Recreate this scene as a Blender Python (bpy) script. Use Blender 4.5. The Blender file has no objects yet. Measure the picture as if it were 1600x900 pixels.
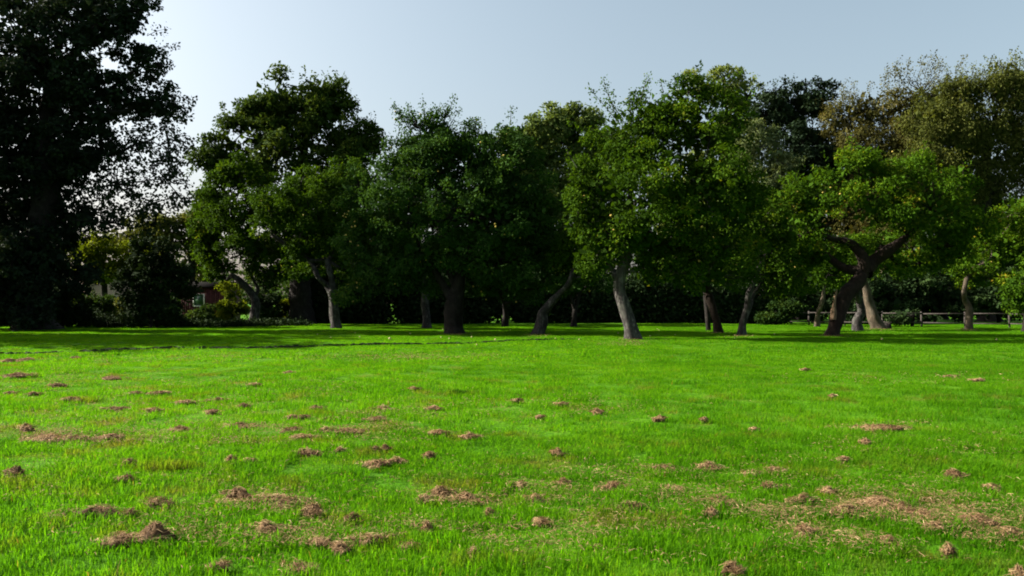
import bpy, math, random
import numpy as np
from mathutils import Vector, Matrix

sc = bpy.context.scene
# ------------------------------------------------------------------ camera
F = 1232.0            # focal length in pixels of the 1600 px wide photograph
HZ = 474.0            # horizon row
CH = 1.4              # camera height
cam_d = bpy.data.cameras.new("camera")
cam = bpy.data.objects.new("camera", cam_d)
sc.collection.objects.link(cam)
cam.location = (0, 0, CH)
cam.rotation_euler = (math.radians(90), 0, 0)
cam_d.sensor_width = 36.0
cam_d.lens = 36.0 * F / 1600.0
cam_d.shift_y = (HZ - 450.0) / 1600.0
cam_d.clip_start = 0.05
cam_d.clip_end = 3000
sc.camera = cam

# ------------------------------------------------------------------ sky, sun, exposure
SUN_EL, SUN_AZ = math.radians(32), math.radians(-80)   # azimuth from +Y, clockwise
world = bpy.data.worlds.new("World")
sc.world = world
world.use_nodes = True
nt = world.node_tree
nt.nodes.clear()
sky = nt.nodes.new("ShaderNodeTexSky")
sky.sky_type = 'NISHITA'
sky.sun_disc = False
sky.sun_elevation = SUN_EL
sky.sun_rotation = SUN_AZ
sky.altitude = 0
sky.air_density = 1.0
sky.dust_density = 4.6
sky.ozone_density = 1.0
bg = nt.nodes.new("ShaderNodeBackground")
bg.inputs["Strength"].default_value = 0.068
wo = nt.nodes.new("ShaderNodeOutputWorld")
hs = nt.nodes.new("ShaderNodeHueSaturation")
hs.inputs["Saturation"].default_value = 0.72
hs.inputs["Hue"].default_value = 0.476
nt.links.new(sky.outputs[0], hs.inputs["Color"])
nt.links.new(hs.outputs[0], bg.inputs[0])
nt.links.new(bg.outputs[0], wo.inputs[0])

sun_d = bpy.data.lights.new("sun", 'SUN')
sun_d.energy = 5.0
sun_d.angle = math.radians(0.5)
sun_d.color = (1.0, 0.93, 0.80)
sun = bpy.data.objects.new("sun", sun_d)
sc.collection.objects.link(sun)
SV = Vector((math.sin(SUN_AZ) * math.cos(SUN_EL), math.cos(SUN_AZ) * math.cos(SUN_EL), math.sin(SUN_EL)))
sun.rotation_euler = SV.to_track_quat('Z', 'Y').to_euler()
sun.location = SV * 60

sc.view_settings.view_transform = 'Standard'
sc.view_settings.look = 'None'
sc.view_settings.exposure = 1.7
sc.view_settings.gamma = 1.0
sc.render.engine = 'CYCLES'
sc.cycles.max_bounces = 8
sc.cycles.diffuse_bounces = 3
sc.cycles.transmission_bounces = 4
sc.cycles.use_denoising = True
sc.cycles.filter_width = 1.9

# ------------------------------------------------------------------ helpers
rng = np.random.default_rng(7)
COL = sc.collection


def W(px, py, D, dy=0.0):
    """world point seen at pixel (px, py) of the photograph at distance D (+dy)"""
    d = D + dy
    return np.array([(px - 800.0) * d / F, d, CH - (py - HZ) * d / F])


def dist(py):
    return CH * F / (py - HZ)


class Noise:
    """cheap smooth 3D noise, a sum of random sines, about -1..1"""
    def __init__(self, seed, scale):
        r = np.random.default_rng(seed)
        self.k = r.normal(size=(9, 3)) * (1.6 / scale)
        self.p = r.uniform(0, 6.28, 9)

    def __call__(self, P):
        return np.sin(P @ self.k.T + self.p).sum(axis=1) / 4.0


def ground_z(x, y):
    x = np.asarray(x, float); y = np.asarray(y, float)
    return 0.025 * np.sin(x * .9 + 1.3) * np.sin(y * .7 + .4) + 0.03 * np.sin(x * .23 + y * .31 + 2.) + 0.012 * np.sin(x * 1.9 - y * 1.5)


def make_mesh(name, verts, faces, mats, tint=None, mat_idx=None, smooth=False):
    """faces: list of arrays (n, k)"""
    me = bpy.data.meshes.new(name)
    verts = np.asarray(verts, np.float32)
    me.vertices.add(len(verts))
    me.vertices.foreach_set("co", verts.ravel())
    faces = [np.asarray(f, np.int32) for f in faces if len(f)]
    loops = np.concatenate([f.ravel() for f in faces])
    tot = np.concatenate([np.full(len(f), f.shape[1], np.int32) for f in faces])
    start = np.concatenate([[0], np.cumsum(tot)[:-1]]).astype(np.int32)
    me.loops.add(len(loops))
    me.loops.foreach_set("vertex_index", loops)
    me.polygons.add(len(tot))
    me.polygons.foreach_set("loop_start", start)
    me.polygons.foreach_set("loop_total", tot)
    if smooth:
        me.polygons.foreach_set("use_smooth", np.ones(len(tot), bool))
    for m in mats:
        me.materials.append(m)
    if mat_idx is not None:
        me.polygons.foreach_set("material_index", np.asarray(mat_idx, np.int32))
    if tint is not None:
        a = me.attributes.new("tint", 'FLOAT', 'POINT')
        a.data.foreach_set("value", np.asarray(tint, np.float32))
    me.update(calc_edges=True)
    return me


def link(name, me, parent=None, loc=None):
    o = bpy.data.objects.new(name, me)
    COL.objects.link(o)
    if parent is not None:
        o.parent = parent
    if loc is not None:
        o.location = loc
    return o


def tag(o, label=None, cat=None, group=None, kind=None):
    if label: o["label"] = label
    if cat: o["category"] = cat
    if group: o["group"] = group
    if kind: o["kind"] = kind
    return o


def empty(name, loc, label, cat, group=None):
    o = bpy.data.objects.new(name, None)
    COL.objects.link(o)
    o.location = tuple(float(v) for v in loc)
    o.empty_display_size = 0.3
    return tag(o, label, cat, group)


class Geo:
    """collects pieces into one mesh"""
    def __init__(self):
        self.v, self.f, self.t, self.m, self.n = [], [], [], [], 0

    def add(self, v, faces, tint=None, mat=0):
        v = np.asarray(v, float).reshape(-1, 3)
        for f in faces:
            f = np.asarray(f, np.int64)
            if len(f):
                self.f.append(f + self.n)
                self.m.append(np.full(len(f), mat))
        self.v.append(v)
        self.t.append(np.zeros(len(v)) + (0.5 if tint is None else tint))
        self.n += len(v)

    def mesh(self, name, mats, origin=(0, 0, 0), smooth=False):
        v = np.concatenate(self.v) - np.asarray(origin, float)
        return make_mesh(name, v, self.f, mats, np.concatenate(self.t), np.concatenate(self.m), smooth)


def unit(v):
    return v / (np.linalg.norm(v, axis=-1, keepdims=True) + 1e-9)


def spline(P, R, per=6):
    """Catmull-Rom through the points, radii along"""
    P = np.asarray(P, float); R = np.asarray(R, float)
    if len(P) == 2:
        P = np.array([P[0], (P[0] + P[1]) / 2, P[1]]); R = np.array([R[0], R.mean(), R[1]])
    Q = np.vstack([2 * P[0] - P[1], P, 2 * P[-1] - P[-2]])
    out, rad = [], []
    for i in range(len(P) - 1):
        for t in np.linspace(0, 1, per, endpoint=False):
            a, b, c, d = Q[i:i + 4]
            out.append(.5 * (2 * b + (c - a) * t + (2 * a - 5 * b + 4 * c - d) * t * t + (3 * b - a - 3 * c + d) * t ** 3))
            rad.append(R[i] * (1 - t) + R[i + 1] * t)
    out.append(P[-1]); rad.append(R[-1])
    return np.array(out), np.array(rad)


def tube(P, R, sides=8, rough=0.0, seed=0, flare=0.0):
    P = np.asarray(P, float); R = np.asarray(R, float)
    n = len(P)
    T = unit(np.gradient(P, axis=0))
    ref = np.array([0.13, -1.0, 0.21]) if abs(T[0][1]) < .9 else np.array([1.0, 0.1, 0.2])
    A = unit(np.cross(T, ref)); B = np.cross(T, A)
    th = np.arange(sides) / sides * 2 * math.pi
    if rough:
        nz = Noise(seed, 0.22); nz2 = Noise(seed + 1, .6)
    V = []
    for j in range(n):
        ring = np.cos(th)[:, None] * A[j] + np.sin(th)[:, None] * B[j]
        r = np.full(sides, R[j])
        if flare:
            h = max(0., 1 - j / (n * .18))
            r = r * (1 + flare * h * h * (0.55 + .45 * np.sin(th * 5 + seed)))
        if rough:
            q = P[j] * np.array([1, 1, .45]) + ring * R[j] * 1.3
            r = r * (1 + rough * nz(q) + rough * .8 * nz2(q))
        V.append(P[j] + ring * r[:, None])
    V.append(P[-1:][0][None] + T[-1] * R[-1] * .6)
    V = np.concatenate(V)
    i = np.arange(n - 1)[:, None] * sides; k = np.arange(sides)[None]
    k2 = (k + 1) % sides
    quads = np.stack([i + k, i + k2, i + sides + k2, i + sides + k], -1).reshape(-1, 4)
    kk = np.arange(sides)
    cap = np.stack([(n - 1) * sides + kk, (n - 1) * sides + (kk + 1) % sides, np.full(sides, n * sides)], -1)
    return V, [quads, cap]


def leaf_quads(P, Dv, Nv, size, width=.6, fold=.12):
    """one folded, pointed leaf (a bent quad) per point"""
    Dv = unit(Dv)
    Wv = unit(np.cross(Dv, Nv)); Nv = np.cross(Wv, Dv)
    s = size[:, None]
    a = P
    m = P + Dv * s * .45
    b = m + Wv * s * width * .5 + Nv * s * fold
    d = m - Wv * s * width * .5 + Nv * s * fold
    c = P + Dv * s - Nv * s * .08
    V = np.stack([a, b, c, d], 1).reshape(-1, 3)
    f = np.arange(len(P) * 4).reshape(-1, 4)
    return V, [f]


# ------------------------------------------------------------------ materials
def new_mat(name):
    m = bpy.data.materials.new(name)
    m.use_nodes = True
    t = m.node_tree
    for n in list(t.nodes):
        t.nodes.remove(n)
    return m, t.nodes, t.links


def ramp(N, stops, interp='LINEAR'):
    r = N.new("ShaderNodeValToRGB")
    r.color_ramp.interpolation = interp
    e = r.color_ramp.elements
    while len(e) > 1:
        e.remove(e[-1])
    e[0].position = stops[0][0]; e[0].color = (*stops[0][1], 1)
    for p, c in stops[1:]:
        x = e.new(p); x.color = (*c, 1)
    return r


def leaf_mat(name, stops, trans=.35, tcol=(1.25, 1.15, .5), rough=.75, spec=.03):
    m, N, L = new_mat(name)
    at = N.new("ShaderNodeAttribute"); at.attribute_name = "tint"
    r = ramp(N, [(q, tuple(v * .84 for v in c)) for q, c in stops])
    L.new(at.outputs["Fac"], r.inputs[0])
    p = N.new("ShaderNodeBsdfPrincipled")
    p.inputs["Roughness"].default_value = rough
    p.inputs["Specular IOR Level"].default_value = spec
    L.new(r.outputs[0], p.inputs["Base Color"])
    mul = N.new("ShaderNodeMix"); mul.data_type = 'RGBA'; mul.blend_type = 'MULTIPLY'; mul.inputs[0].default_value = 1
    L.new(r.outputs[0], mul.inputs[6]); mul.inputs[7].default_value = (*tcol, 1)
    tr = N.new("ShaderNodeBsdfTranslucent")
    L.new(mul.outputs[2], tr.inputs[0])
    mx = N.new("ShaderNodeMixShader"); mx.inputs[0].default_value = trans
    L.new(p.outputs[0], mx.inputs[1]); L.new(tr.outputs[0], mx.inputs[2])
    o = N.new("ShaderNodeOutputMaterial"); L.new(mx.outputs[0], o.inputs[0])
    return m


def bark_mat(name, c1, c2, c3, scale=6.0, lichen=.5):
    m, N, L = new_mat(name)
    tc = N.new("ShaderNodeTexCoord")
    mp = N.new("ShaderNodeMapping"); mp.inputs["Scale"].default_value = (1, 1, .35)
    L.new(tc.outputs["Object"], mp.inputs[0])
    n1 = N.new("ShaderNodeTexNoise"); n1.inputs["Scale"].default_value = scale; n1.inputs["Detail"].default_value = 8; n1.inputs["Roughness"].default_value = .7
    L.new(mp.outputs[0], n1.inputs[0])
    c1, c2, c3 = [tuple(v * .6 for v in c) for c in (c1, c2, c3)]
    r = ramp(N, [(.32, c1), (.55, c2), (.72, c3)])
    L.new(n1.outputs[0], r.inputs[0])
    n2 = N.new("ShaderNodeTexNoise"); n2.inputs["Scale"].default_value = 3.2; n2.inputs["Detail"].default_value = 5
    L.new(tc.outputs["Object"], n2.inputs[0])
    r2 = ramp(N, [(.52, (0, 0, 0)), (.62, (1, 1, 1))])
    L.new(n2.outputs[0], r2.inputs[0])
    ml = N.new("ShaderNodeMath"); ml.operation = 'MULTIPLY'; ml.inputs[1].default_value = lichen
    L.new(r2.outputs[0], ml.inputs[0])
    mx = N.new("ShaderNodeMix"); mx.data_type = 'RGBA'
    L.new(ml.outputs[0], mx.inputs[0]); L.new(r.outputs[0], mx.inputs[6]); mx.inputs[7].default_value = (.13, .135, .11, 1)
    p = N.new("ShaderNodeBsdfPrincipled"); p.inputs["Roughness"].default_value = .9; p.inputs["Specular IOR Level"].default_value = .2
    L.new(mx.outputs[2], p.inputs["Base Color"])
    b = N.new("ShaderNodeBump"); b.inputs["Strength"].default_value = .8; b.inputs["Distance"].default_value = .04
    L.new(n1.outputs[0], b.inputs["Height"]); L.new(b.outputs[0], p.inputs["Normal"])
    o = N.new("ShaderNodeOutputMaterial"); L.new(p.outputs[0], o.inputs[0])
    return m


def plain_mat(name, c1, c2, scale=8, rough=.8, stretch=(1, 1, 1), bump=.2, spec=.25):
    m, N, L = new_mat(name)
    tc = N.new("ShaderNodeTexCoord"); mp = N.new("ShaderNodeMapping"); mp.inputs["Scale"].default_value = stretch
    L.new(tc.outputs["Object"], mp.inputs[0])
    n = N.new("ShaderNodeTexNoise"); n.inputs["Scale"].default_value = scale; n.inputs["Detail"].default_value = 6
    L.new(mp.outputs[0], n.inputs[0])
    r = ramp(N, [(.3, c1), (.7, c2)])
    L.new(n.outputs[0], r.inputs[0])
    p = N.new("ShaderNodeBsdfPrincipled"); p.inputs["Roughness"].default_value = rough; p.inputs["Specular IOR Level"].default_value = spec
    L.new(r.outputs[0], p.inputs["Base Color"])
    b = N.new("ShaderNodeBump"); b.inputs["Strength"].default_value = bump; b.inputs["Distance"].default_value = .02
    L.new(n.outputs[0], b.inputs["Height"]); L.new(b.outputs[0], p.inputs["Normal"])
    o = N.new("ShaderNodeOutputMaterial"); L.new(p.outputs[0], o.inputs[0])
    return m


def turf_colour(N, L, fac_socket=None):
    """green turf with yellower, darker and thatchy brown patches; depends on world position, shared by lawn and blades"""
    g = N.new("ShaderNodeNewGeometry")
    mp = N.new("ShaderNodeMapping"); mp.inputs["Scale"].default_value = (1, 1, 0)
    L.new(g.outputs["Position"], mp.inputs[0])
    n1 = N.new("ShaderNodeTexNoise"); n1.inputs["Scale"].default_value = .35; n1.inputs["Detail"].default_value = 4; n1.inputs["Roughness"].default_value = .6
    n2 = N.new("ShaderNodeTexNoise"); n2.inputs["Scale"].default_value = 2.2; n2.inputs["Detail"].default_value = 5; n2.inputs["Roughness"].default_value = .65
    n3 = N.new("ShaderNodeTexNoise"); n3.inputs["Scale"].default_value = 1.1; n3.inputs["Detail"].default_value = 6; n3.inputs["Roughness"].default_value = .7
    for n in (n1, n2, n3):
        L.new(mp.outputs[0], n.inputs[0])
    add = N.new("ShaderNodeMath"); add.operation = 'ADD'
    L.new(n1.outputs[0], add.inputs[0]); L.new(n2.outputs[0], add.inputs[1])
    hf = N.new("ShaderNodeMath"); hf.operation = 'MULTIPLY'; hf.inputs[1].default_value = .5
    L.new(add.outputs[0], hf.inputs[0])
    r = ramp(N, [(.34, GREEN[0]), (.46, GREEN[1]), (.58, GREEN[2]), (.70, GREEN[3])])
    if fac_socket is not None:
        a2 = N.new("ShaderNodeMath"); a2.operation = 'MULTIPLY_ADD'; a2.inputs[1].default_value = .30
        sb = N.new("ShaderNodeMath"); sb.operation = 'SUBTRACT'; sb.inputs[1].default_value = .5
        L.new(fac_socket, sb.inputs[0]); L.new(sb.outputs[0], a2.inputs[0]); L.new(hf.outputs[0], a2.inputs[2])
        L.new(a2.outputs[0], r.inputs[0])
    else:
        L.new(hf.outputs[0], r.inputs[0])
    # thatch: more of it in the near and left part of the lawn
    sx = N.new("ShaderNodeSeparateXYZ"); L.new(g.outputs["Position"], sx.inputs[0])
    fy = N.new("ShaderNodeMapRange"); fy.inputs[1].default_value = 8; fy.inputs[2].default_value = 26; fy.inputs[3].default_value = .04; fy.inputs[4].default_value = -.02
    L.new(sx.outputs[1], fy.inputs[0])
    fx = N.new("ShaderNodeMapRange"); fx.inputs[1].default_value = -8; fx.inputs[2].default_value = 4; fx.inputs[3].default_value = .04; fx.inputs[4].default_value = 0
    L.new(sx.outputs[0], fx.inputs[0])
    s1 = N.new("ShaderNodeMath"); s1.operation = 'ADD'; L.new(fy.outputs[0], s1.inputs[0]); L.new(fx.outputs[0], s1.inputs[1])
    s2 = N.new("ShaderNodeMath"); s2.operation = 'ADD'; L.new(s1.outputs[0], s2.inputs[0]); L.new(n3.outputs[0], s2.inputs[1])
    tr = ramp(N, [(.58, (0, 0, 0)), (.72, (.7, .7, .7))])
    L.new(s2.outputs[0], tr.inputs[0])
    mx = N.new("ShaderNodeMix"); mx.data_type = 'RGBA'
    L.new(tr.outputs[0], mx.inputs[0]); L.new(r.outputs[0], mx.inputs[6]); mx.inputs[7].default_value = (.115, .088, .024, 1)
    return mx.outputs[2]


GREEN = [(.036, .126, .0030), (.058, .180, .0042), (.084, .224, .0060), (.118, .234, .012)]


def grass_mat():
    m, N, L = new_mat("grass_blade")
    at = N.new("ShaderNodeAttribute"); at.attribute_name = "tint"
    c = turf_colour(N, L, at.outputs["Fac"])
    # a few blades are straw coloured
    rr = ramp(N, [(.93, (0, 0, 0)), (.95, (1, 1, 1))])
    L.new(at.outputs["Fac"], rr.inputs[0])
    mx0 = N.new("ShaderNodeMix"); mx0.data_type = 'RGBA'
    L.new(rr.outputs[0], mx0.inputs[0]); L.new(c, mx0.inputs[6]); mx0.inputs[7].default_value = (.16, .13, .04, 1)
    c = mx0.outputs[2]
    p = N.new("ShaderNodeBsdfPrincipled"); p.inputs["Roughness"].default_value = .7; p.inputs["Specular IOR Level"].default_value = .03
    L.new(c, p.inputs["Base Color"])
    mul = N.new("ShaderNodeMix"); mul.data_type = 'RGBA'; mul.blend_type = 'MULTIPLY'; mul.inputs[0].default_value = 1
    L.new(c, mul.inputs[6]); mul.inputs[7].default_value = (1.3, 1.25, .4, 1)
    tr = N.new("ShaderNodeBsdfTranslucent"); L.new(mul.outputs[2], tr.inputs[0])
    mx = N.new("ShaderNodeMixShader"); mx.inputs[0].default_value = .62
    L.new(p.outputs[0], mx.inputs[1]); L.new(tr.outputs[0], mx.inputs[2])
    o = N.new("ShaderNodeOutputMaterial"); L.new(mx.outputs[0], o.inputs[0])
    return m


def lawn_mat():
    m, N, L = new_mat("lawn_turf")
    c = turf_colour(N, L)
    g = N.new("ShaderNodeNewGeometry")
    n = N.new("ShaderNodeTexNoise"); n.inputs["Scale"].default_value = 18; n.inputs["Detail"].default_value = 6
    L.new(g.outputs["Position"], n.inputs[0])
    r = ramp(N, [(.3, (.45, .45, .45)), (.7, (.85, .85, .85))])
    L.new(n.outputs[0], r.inputs[0])
    mx = N.new("ShaderNodeMix"); mx.data_type = 'RGBA'; mx.blend_type = 'MULTIPLY'; mx.inputs[0].default_value = 1
    L.new(c, mx.inputs[6]); L.new(r.outputs[0], mx.inputs[7])
    p = N.new("ShaderNodeBsdfPrincipled"); p.inputs["Roughness"].default_value = .95; p.inputs["Specular IOR Level"].default_value = .05
    L.new(mx.outputs[2], p.inputs["Base Color"])
    b = N.new("ShaderNodeBump"); b.inputs["Strength"].default_value = .6; b.inputs["Distance"].default_value = .04
    L.new(n.outputs[0], b.inputs["Height"]); L.new(b.outputs[0], p.inputs["Normal"])
    o = N.new("ShaderNodeOutputMaterial"); L.new(p.outputs[0], o.inputs[0])
    return m


M = {}
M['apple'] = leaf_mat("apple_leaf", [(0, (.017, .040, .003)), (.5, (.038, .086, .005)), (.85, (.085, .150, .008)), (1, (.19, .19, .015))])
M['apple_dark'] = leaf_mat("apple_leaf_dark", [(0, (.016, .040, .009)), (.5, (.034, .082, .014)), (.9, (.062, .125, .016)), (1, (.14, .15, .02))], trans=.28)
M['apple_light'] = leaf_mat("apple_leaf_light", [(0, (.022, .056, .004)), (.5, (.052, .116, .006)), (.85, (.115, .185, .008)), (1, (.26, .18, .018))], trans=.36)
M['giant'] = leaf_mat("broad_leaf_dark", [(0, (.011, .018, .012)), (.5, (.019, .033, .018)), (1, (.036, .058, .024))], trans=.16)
M['sycamore'] = leaf_mat("sycamore_leaf", [(0, (.019, .040, .008)), (.5, (.044, .080, .013)), (1, (.115, .150, .018))], trans=.30)
M['wood'] = leaf_mat("woodland_leaf", [(0, (.055, .090, .026)), (.5, (.115, .165, .044)), (1, (.20, .24, .07))], trans=.3)
M['poplar'] = leaf_mat("pale_green_leaf", [(0, (.075, .110, .028)), (.5, (.14, .185, .05)), (1, (.22, .26, .08))], trans=.35)
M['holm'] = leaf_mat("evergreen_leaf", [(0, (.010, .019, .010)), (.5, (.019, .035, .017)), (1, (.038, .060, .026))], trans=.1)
M['brown'] = leaf_mat("brown_leaf", [(0, (.048, .046, .014)), (.4, (.086, .082, .026)), (.75, (.105, .115, .034)), (1, (.18, .15, .06))], trans=.3)
M['olive'] = leaf_mat("olive_leaf", [(0, (.042, .054, .013)), (.5, (.088, .106, .024)), (1, (.15, .16, .04))], trans=.3)
M['willow'] = leaf_mat("grey_green_leaf", [(0, (.060, .085, .036)), (.5, (.115, .150, .062)), (1, (.19, .23, .10))], trans=.3)
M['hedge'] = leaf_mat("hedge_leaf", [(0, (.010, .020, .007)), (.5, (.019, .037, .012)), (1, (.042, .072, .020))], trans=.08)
M['yellow'] = leaf_mat("yellow_green_leaf", [(0, (.06, .090, .006)), (.5, (.12, .160, .010)), (1, (.24, .25, .025))], trans=.5)
M['bush'] = leaf_mat("garden_leaf", [(0, (.014, .034, .008)), (.5, (.030, .062, .012)), (1, (.075, .115, .02))], trans=.3)
M['bark_grey'] = bark_mat("bark_grey", (.010, .009, .009), (.050, .044, .043), (.21, .19, .185), 7, .25)
M['bark_pale'] = bark_mat("bark_pale", (.010, .008, .008), (.068, .060, .058), (.36, .325, .31), 8, .25)
M['bark_dark'] = bark_mat("bark_dark", (.008, .006, .005), (.018, .014, .012), (.040, .032, .026), 8, .05)
M['bark_brown'] = bark_mat("bark_brown", (.012, .007, .005), (.030, .018, .012), (.065, .040, .026), 9, .03)
M['bark_tan'] = bark_mat("bark_tan", (.045, .034, .023), (.12, .092, .064), (.24, .19, .135), 9, .15)
M['snag'] = plain_mat("bare_wood", (.06, .035, .02), (.24, .16, .09), 14, .85, (1, 1, .2), .8)
M['apple_fruit'] = plain_mat("apple_skin", (.26, .22, .035), (.36, .25, .05), 12, .4, bump=0)
M['fallen'] = plain_mat("fallen_apple_skin", (.30, .28, .09), (.38, .32, .15), 12, .45, bump=0)
M['rail'] = plain_mat("weathered_rail", (.025, .021, .019), (.060, .051, .047), 10, .9, (.2, 1, 1), .4)
M['red_board'] = plain_mat("red_stained_board", (.045, .011, .014), (.075, .019, .022), 6, .8, (1, 1, .1), .3)
M['roof_felt'] = plain_mat("roof_felt", (.008, .008, .008), (.016, .015, .015), 20, 1, spec=0)
M['white'] = plain_mat("white_paint", (.72, .72, .70), (.82, .82, .80), 8, .5, bump=.05)
M['brick'] = plain_mat("pale_brick", (.30, .19, .15), (.42, .29, .23), 12, .9)
M['tile'] = plain_mat("roof_tile", (.11, .06, .045), (.17, .10, .07), 10, .85)
M['lip_shade'] = plain_mat("shaded_lip", (.010, .018, .004), (.020, .030, .007), 25, .95, bump=.8)  # dark green put into the colour for the shaded front of the lip
M['hay'] = leaf_mat("dry_grass", [(0, (.070, .040, .020)), (.35, (.21, .125, .062)), (.7, (.36, .235, .125)), (1, (.52, .38, .21))], trans=.22, tcol=(1.05, .95, .7), rough=.8, spec=.1)
M['rank'] = leaf_mat("rank_grass", [(0, (.010, .040, .002)), (1, (.03, .10, .004))], trans=.3)
M['grass'] = grass_mat()
M['lawn'] = lawn_mat()
mg, N_, L_ = new_mat("window_glass")
p_ = N_.new("ShaderNodeBsdfPrincipled"); p_.inputs["Base Color"].default_value = (.05, .11, .06, 1); p_.inputs["Roughness"].default_value = .06
o_ = N_.new("ShaderNodeOutputMaterial"); L_.new(p_.outputs[0], o_.inputs[0])
M['glass'] = mg

# ------------------------------------------------------------------ ground
def build_ground():
    xs = np.concatenate([[-900, -400, -200, -110], np.arange(-70, 70.1, 1.0), [110, 200, 400, 900]])
    ys = np.concatenate([[-300, -100, -40], np.arange(-12, 80.1, 1.0), [100, 140, 220, 400, 800, 1500]])
    X, Y = np.meshgrid(xs, ys)
    Z = ground_z(X, Y) * np.clip((80 - Y) / 20, 0, 1)
    V = np.stack([X, Y, Z], -1).reshape(-1, 3)
    nx, ny = len(xs), len(ys)
    i = (np.arange(ny - 1)[:, None] * nx + np.arange(nx - 1)[None]).ravel()
    f = np.stack([i, i + 1, i + nx + 1, i + nx], -1)
    tag(link("lawn", make_mesh("lawn", V, [f], [M['lawn']], smooth=True)), kind='structure')
    # low earth lip where the closer mown part of the lawn ends
    pts = [(-140, 555.0), (0, 552.5), (200, 549.0), (400, 545.0), (560, 541.0), (700, 536.5), (850, 531.5), (930, 529)]
    P = np.array([W(x, y, dist(y)) for x, y in pts])
    Q, _ = spline(P, np.ones(len(P)), 40)
    n = len(Q)
    zz = ground_z(Q[:, 0], Q[:, 1])
    nz = Noise(5, .5)
    h = .07 + .03 * nz(Q) + .014 * rng.normal(size=n)
    h = np.clip(h, .03, .18) * np.clip(np.linspace(0, 1, n) * 30, 0, 1) * np.clip((1 - np.linspace(0, 1, n)) * 8, 0, 1)
    wob = .035 * rng.normal(size=n)
    rows = []
    for off, hh in ((-.05, -.04), (0, 1), (.10, .85), (.45, -.03)):
        r = Q.copy(); r[:, 1] += off + wob * (off < .3)
        r[:, 2] = zz + (h * hh if hh > 0 else hh)
        rows.append(r)
    V = np.concatenate(rows)
    i = np.arange(n - 1)
    f = np.concatenate([np.stack([k * n + i, k * n + i + 1, (k + 1) * n + i + 1, (k + 1) * n + i], -1) for k in range(3)])
    idx = np.concatenate([np.full(n - 1, 1), np.full(2 * (n - 1), 0)])  # front face takes the dark shade colour, top and back the turf
    tag(link("lawn_edge", make_mesh("lawn_edge", V, [f], [M['lawn'], M['lip_shade']], mat_idx=idx)), kind='structure')
    return Q


LIP = build_ground()


def blade_patch(name, n, hmin, hmax, w, segs, seed, size=1.15, lean=.55):
    r = np.random.default_rng(seed)
    P = np.zeros((n, 3)); P[:, :2] = r.uniform(-size / 2, size / 2, (n, 2))
    nz = Noise(seed + 50, .22)
    h = r.uniform(hmin, hmax, n) * (1 + .45 * nz(P)) * np.where(r.random(n) < .06, 1.45, 1)
    h = np.clip(h, hmin * .5, None)
    az = r.uniform(0, 6.283, n)
    ln = r.uniform(.1, lean, n) + np.where(r.random(n) < .15, .5, 0)
    dirv = np.stack([np.cos(az), np.sin(az), np.zeros(n)], -1)
    wa = az + r.uniform(-.9, .9, n) + math.pi / 2
    wv = np.stack([np.cos(wa), np.sin(wa), np.zeros(n)], -1) * (w * r.uniform(.7, 1.3, n))[:, None] / 2
    up = np.array([0, 0, 1.])
    mid = P + dirv * (h * ln * .35)[:, None] + up * (h * .58)[:, None]
    tip = P + dirv * (h * ln)[:, None] + up * (h * (1 - .25 * ln))[:, None]
    base = P - up * .012
    tint = np.clip(r.beta(2.2, 2.6, n), 0, .92)
    tint = np.where(r.random(n) < .012, .97, tint)
    if segs == 2:
        V = np.stack([base - wv, base + wv, mid + wv * .8, mid - wv * .8, tip], 1).reshape(-1, 3)
        k = np.arange(n)[:, None] * 5
        fs = [k + np.array([0, 1, 2, 3]), k + np.array([3, 2, 4])]
        t = np.repeat(tint, 5)
    else:
        V = np.stack([base - wv, base + wv, tip], 1).reshape(-1, 3)
        fs = [np.arange(n * 3).reshape(-1, 3)]
        t = np.repeat(tint, 3)
    me = make_mesh(name, V, fs, [M['grass']], t)
    return bpy.data.objects.new(name, me)


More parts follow.
